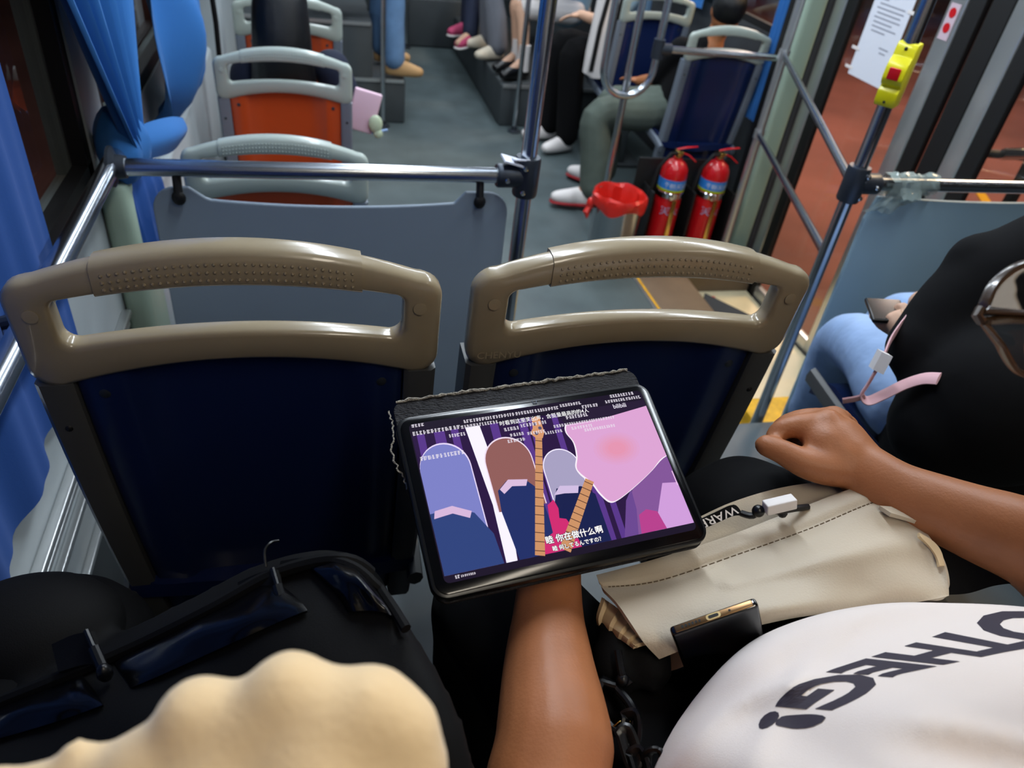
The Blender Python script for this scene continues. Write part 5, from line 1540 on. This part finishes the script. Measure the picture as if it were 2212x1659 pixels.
# seated on the left wheel box, facing the aisle
passenger('person in blue jeans sitting on the left wheel box by the slim pole', (0.06, 5.20, 0.86), (0.04, 5.20, 1.22), (0.06, 5.20, 1.48),
          legpair((0.47, 5.10, 0.80), (0.49, 5.05, 0.38), (0.62, 5.03, 0.325), (0.42, 5.36, 0.80), (0.44, 5.36, 0.38), (0.56, 5.36, 0.325)),
          (((0.06, 5.02, 1.28), (0.18, 5.0, 1.02), (0.38, 5.10, 0.93), (0.48, 5.14, 0.90)),),
          M_grey_cloth, M_denim_m, M_skin_l, M_tan, face=(1, 0, 0), flare=1.15)
gr = 'passengers sitting along the right wheel box'
# three on the right wheel box, facing the aisle
passenger('farthest passenger on the right, dark jeans and pink shoes', (1.62, 6.35, 0.72), (1.66, 6.35, 1.08), (1.64, 6.35, 1.34),
          legpair((1.22, 6.45, 0.70), (1.20, 6.36, 0.36), (1.04, 6.28, 0.31), (1.20, 6.20, 0.70), (1.16, 6.02, 0.36), (1.02, 5.86, 0.31)),
          (((1.64, 6.16, 1.14), (1.56, 6.12, 0.9), (1.36, 6.2, 0.84), (1.27, 6.25, 0.82)),), M_black_wear, M_denim_d, M_skin_l, M_hotpink, sole=M_white, face=(-1, 0, 0), group=gr)
passenger('passenger on the right in grey trousers and cream shoes', (1.64, 5.88, 0.72), (1.68, 5.88, 1.08), (1.66, 5.88, 1.34),
          legpair((1.28, 5.98, 0.72), (1.30, 5.96, 0.36), (1.14, 5.93, 0.315), (1.26, 5.76, 0.72), (1.30, 5.66, 0.36), (1.15, 5.60, 0.315)),
          (((1.66, 5.68, 1.14), (1.58, 5.64, 0.9), (1.38, 5.72, 0.86), (1.29, 5.77, 0.85)),), M_black_wear, M_grey_cloth, M_skin_l, mat('cream_shoe', '#d5c9b4', 0.6), face=(-1, 0, 0), group=gr, flare=1.25)
passenger('passenger on the right with bare shins, white socks and black shoes', (1.70, 5.36, 0.72), (1.74, 5.36, 1.08), (1.72, 5.36, 1.34),
          legpair((1.36, 5.42, 0.72), (1.37, 5.34, 0.40), (1.23, 5.29, 0.315), (1.36, 5.28, 0.72), (1.38, 5.18, 0.40), (1.25, 5.12, 0.315)),
          (((1.72, 5.18, 1.14), (1.62, 5.14, 0.9), (1.44, 5.2, 0.84), (1.36, 5.25, 0.82)),), M_teal, M_white, M_skin_l, M_bplastic, face=(-1, 0, 0), group=gr, bare_shin=True, sock=True)
# person in black with a white tote
passenger('person in black trousers with a white tote hanging from the arm', (1.86, 4.72, 0.56), (1.90, 4.74, 0.92), (1.88, 4.74, 1.18),
          legpair((1.52, 4.80, 0.60), (1.50, 4.78, 0.10), (1.36, 4.76, 0.045), (1.54, 4.60, 0.60), (1.56, 4.56, 0.10), (1.42, 4.50, 0.045)),
          (((1.84, 4.54, 0.98), (1.70, 4.50, 0.82), (1.54, 4.60, 0.82), (1.46, 4.62, 0.80)),), M_teal, M_black_wear, M_skin_l, M_white, face=(-1, 0, 0), leg_r=0.085)
o = thing('tote_bag', 'white tote bag with black straps hanging by the black-clad knees', 'bag', (1.66, 4.42, 0.50))
b = MB(); b.loft([[Vector((1.64 + x * w, 4.42 + y * 0.04, z)) for x, y in rrect(2, 2, 0.5, 4)] for z, w in ((0.52, 0.05), (0.54, 0.085), (0.66, 0.085), (0.80, 0.075), (0.95, 0.065), (1.0, 0.06))]); b.build('tote_body', M_white, o)
for dx in (-0.055, 0.03):
    b = MB(); b.tube([(1.64 + dx, 4.375, 0.56), (1.65 + dx, 4.37, 0.80), (1.68 + dx, 4.38, 1.0)], 0.010, 8, flat=(1.4, .4)); b.build('strap', M_black, o)
# person with olive trousers in the navy seat behind the extinguishers
passenger('dark-haired person in olive trousers in the seat behind the extinguishers', (1.90, 3.76, 0.56), (1.96, 3.74, 0.78), (2.0, 3.70, 1.05),
          legpair((1.45, 3.76, 0.495), (1.46, 3.68, 0.12), (1.28, 3.71, 0.058), (1.57, 3.94, 0.50), (1.62, 3.98, 0.10), (1.5, 4.1, 0.05)),
          (((1.84, 3.78, 0.84), (1.80, 3.88, 0.68), (1.74, 4.0, 0.62), (1.70, 4.06, 0.62)),), M_black_wear, M_olive, M_skin, M_white, sole=mat('red_sole', '#a31c24', 0.6), leg_r=0.085, face=(0.2, 1, 0), flare=1.08, shoe_len=0.29)

# ------------------------------------------------------------------ person in black across the aisle
b = MB()
hd_ = D(1925, 694, 1.30)
wchain(b, [(1.26, 0.86, 0.85, 0.10), (1.27, 0.84, 1.0, 0.11), (1.28, 0.84, 1.14, 0.10), (1.29, 0.88, 1.30, 0.05), (1.30, 0.93, 1.42, 0.055)], 14)
hB = Vector((1.30, 0.96, 1.46))
b.ball(hB, (0.074, 0.092, 0.108), 18, 12); b.ball(hB + Vector((0, 0.095, -0.01)), (0.012, 0.016, 0.02), 10, 8)
for s in (-1, 1): b.ball(hB + Vector((0.075 * s, 0, 0)), (0.008, 0.015, 0.026), 8, 6)
wchain(b, [(*D(2235, 590, 1.14), 0.05), (*D(2120, 690, 1.16), 0.045), (*D(2020, 782, 1.20), 0.042), (*D(1985, 760, 1.24), 0.034), (*D(1955, 715, 1.285), 0.026)], 14)
b.tube(ND([(1955, 712, 1.285), (1935, 700, 1.295), (1912, 700, 1.30)]), [(0.024, 0.02), (0.032, 0.018), (0.03, 0.016)], 12)
for f_ in ([(1935, 712, 1.285, .0095), (1908, 706, 1.285, .009), (1886, 682, 1.29, .008)], [(1942, 702, 1.275, .0095), (1920, 690, 1.27, .009), (1942, 676, 1.27, .008)], [(1946, 708, 1.27, .0095), (1926, 702, 1.265, .009), (1948, 688, 1.262, .008)],
           [(1948, 716, 1.27, .009), (1930, 714, 1.262, .0085), (1950, 700, 1.26, .0075)], [(1965, 690, 1.28, .012), (1950, 664, 1.29, .010), (1938, 668, 1.30, .009)]):
    wchain(b, [(*D(a, c, e), g2) for a, c, e, g2 in f_], 10)
wchain(b, [(1.44, 0.86, 1.20, 0.05), (1.47, 0.92, 0.98, 0.042), (1.36, 1.1, 0.92, 0.03), (1.28, 1.16, 0.93, 0.03)], 12)
wchain(b, [(1.22, 0.86, 0.84, 0.055), (*AZ(1960, 880, .83), 0.05), (*AZ(1895, 775, .84), 0.045), (1.24, 1.28, 0.74, 0.04), (1.32, 1.36, 0.50, 0.035), (1.365, 1.42, 0.40, 0.033)], 12)
wchain(b, [(1.36, 0.86, 0.84, 0.06), (1.36, 1.12, 0.84, 0.05), (1.37, 1.28, 0.78, 0.045), (1.50, 1.40, 0.42, 0.035)], 12)
pb = b.build('person', M_skin_l, None, remesh=0.005, relax=4)
tag(pb, 'person in a loose black top and pale jeans across the aisle, holding a phone', 'person')
b = MB()
wchain(b, [(*D(2290, 560, 1.12), 0.085), (*D(2170, 612, 1.15), 0.082), (*D(2085, 668, 1.17), 0.074), (*D(2020, 735, 1.18), 0.066), (*D(2000, 752, 1.18), 0.062)], 20)
b.ball(D(2110, 575, 1.16), (0.05, 0.05, 0.055), 14, 10)
wchain(b, [(1.20, 0.84, 0.82, 0.16), (1.23, 0.84, 0.95, 0.165), (1.27, 0.84, 1.10, 0.155), (1.29, 0.86, 1.22, 0.12), (1.29, 0.88, 1.30, 0.06)], 20)
wchain(b, [(1.46, 0.86, 1.20, 0.07), (1.48, 0.92, 1.02, 0.07)], 14)
b.ball(D(2150, 870, 1.13), 0.13, 18, 12); b.ball(D(2070, 820, 1.16), 0.085, 18, 12); b.ball(D(2050, 920, 1.15), 0.09, 18, 12)
jk = b.build('loose_top', M_black_wear, pb, remesh=0.009, relax=14)
b = MB()
wchain(b, [(1.22, 0.86, 0.84, 0.085), (*AZ(1960, 880, .83), 0.08), (*AZ(1895, 775, .84), 0.074), (1.24, 1.28, 0.74, 0.068), (1.32, 1.36, 0.50, 0.068), (1.365, 1.42, 0.40, 0.062)], 18)
wchain(b, [(1.36, 0.86, 0.84, 0.095), (1.36, 1.12, 0.84, 0.085), (1.37, 1.28, 0.78, 0.078), (1.50, 1.40, 0.42, 0.062)], 18)
b.build('jeans', M_denim, pb, remesh=0.009, relax=5)
for x, y in ((1.375, 1.40), (1.52, 1.38)):
    b = MB(); shoe(b, (x - 0.03, y - 0.06, 0.335), (x + 0.06, y + 0.105, 0.318), 0.045); b.build('shoe', mat('mint_white_trainer', '#cfdccf', 0.5), pb, sub=1)
b = MB(); b.ball(hB + Vector((0, -0.014, 0.026)), (0.086, 0.102, 0.104), 18, 12); b.build('hair', M_hair, pb, remesh=0.009, relax=3)
# black shoulder bag resting against the hip
b = MB(); b.loft([[p_ for p_ in ND([(1935 + a * 6, 985 - q * 150, 1.17 + a * .02), (1990 + a * 6, 995 - q * 165, 1.12 + a * .02), (2040 + a * 6, 960 - q * 150, 1.12 + a * .02), (1990 + a * 6, 940 - q * 130, 1.2 + a * .02)])] for q, a in ((0, 0), (0.3, 1), (0.7, 1), (1.0, 2), (1.15, 6))])
one(b, 'shoulder_bag', M_black_cloth, 'pleated black shoulder bag between the pale jeans and the black top', 'bag', sub=2)
# phone in the hand
pv = (D(1945, 672, 1.29) - D(1882, 668, 1.30)).normalized(); pw2 = (D(1915, 655, 1.33) - D(1912, 690, 1.28)); pw2 = (pw2 - pv * pw2.dot(pv)).normalized(); pn2 = pv.cross(pw2)
b = MB(); b.box(D(1915, 672, 1.298), (0.060, 0.085, 0.008), Matrix((pv, pw2, pn2)).transposed(), bev=0.003)
o = thing('phone', 'dark phone held by the person in black across the aisle', 'phone', D(1915, 672, 1.30))
b.build('phone_body', M_bplastic, o)
b = MB(); b.box(D(1915, 672, 1.298) + pn2 * 0.0043 * (1 if pn2.dot(CAM - D(1915, 672, 1.3)) > 0 else -1), (0.054, 0.079, 0.0006), Matrix((pv, pw2, pn2)).transposed()); b.build('phone_glass', MATS['black_screen_glass'], o, smooth=False)
# pink strap
o = thing('pink_strap', 'pale pink bag strap with white slider over the black sleeve and jeans', 'strap', D(1880, 800, 1.15))
b = MB(); b.tube(spline(ND([(2040, 606, 1.20), (1975, 668, 1.19), (1928, 728, 1.16), (1905, 778, 1.13), (1875, 830, 1.14), (1862, 852, 1.145), (1875, 866, 1.145), (1910, 852, 1.135), (1955, 830, 1.12), (1995, 818, 1.10), (2028, 818, 1.08)]), 60), 0.011, 10, flat=(0.22, 1.0)); b.build('webbing', M_pink, o)
b = MB(); b.tube(spline(ND([(1868, 856, 1.14), (1845, 862, 1.145), (1820, 866, 1.15)]), 10), 0.006, 8, flat=(0.4, 1.0)); b.build('strap_tail', M_pink, o)
b = MB(); b.tube(ND([(1892, 800, 1.125), (1912, 762, 1.115)]), 0.0145, 4, flat=(0.45, 1.1)); b.build('slider', M_white, o)

# ------------------------------------------------------------------ seen through the rear door leaf
hx = D(2185, 352, 3.2)
o = thing('parked_scooter', 'dark scooter handlebar with chrome grip end outside the rear door leaf', 'scooter', (hx.x + 0.1, hx.y, -0.33))
b = MB(); b.tube([hx + Vector((0.10, 0.0, 0.0)), hx + Vector((0.16, 0.05, -0.5)), Vector((hx.x + 0.2, hx.y + 0.1, -0.1))], 0.028, 12); b.build('stem', M_black, o)
b = MB(); b.tube([hx + Vector((-0.12, 0.12, 0.0)), hx + Vector((0.05, 0.0, 0.03)), hx + Vector((0.30, -0.15, 0.0))], 0.018, 10); b.build('handlebar', M_black, o)
b = MB(); b.tube([hx + Vector((-0.05, 0.02, 0.03)), hx + Vector((0.06, -0.02, 0.05))], 0.026, 12); b.build('chrome_fitting', M_chrome_b, o)
b = MB(); b.tube([Vector((hx.x + 0.2 + 0.16 * math.cos(a), hx.y + 0.1, -0.13 + 0.16 * math.sin(a))) for a in [2 * PI * i / 24 for i in range(24)]], 0.035, 10, closed=True); b.build('wheel', M_black, o)
# small sticker with red marks on the meeting stile
o = thing('sticker', 'small pale sticker with red round marks high on the door stile', 'sticker', (WR + 0.008, 2.49, 1.27))
b = MB(); b.box((WR + 0.0085, 2.49, 1.28), (0.002, 0.05, 0.12)); b.build('sticker_sheet', mat('pale_pink_sticker', '#c9b3bd', 0.6), o, smooth=False)
for z in (1.31, 1.26):
    b = MB(); b.lathe([(0.017, 0), (0.017, 0.001)], (WR + 0.007, 2.49, z), 16, Matrix.Rotation(-PI / 2, 3, 'Y')); b.build('red_mark', M_red, o, smooth=False)
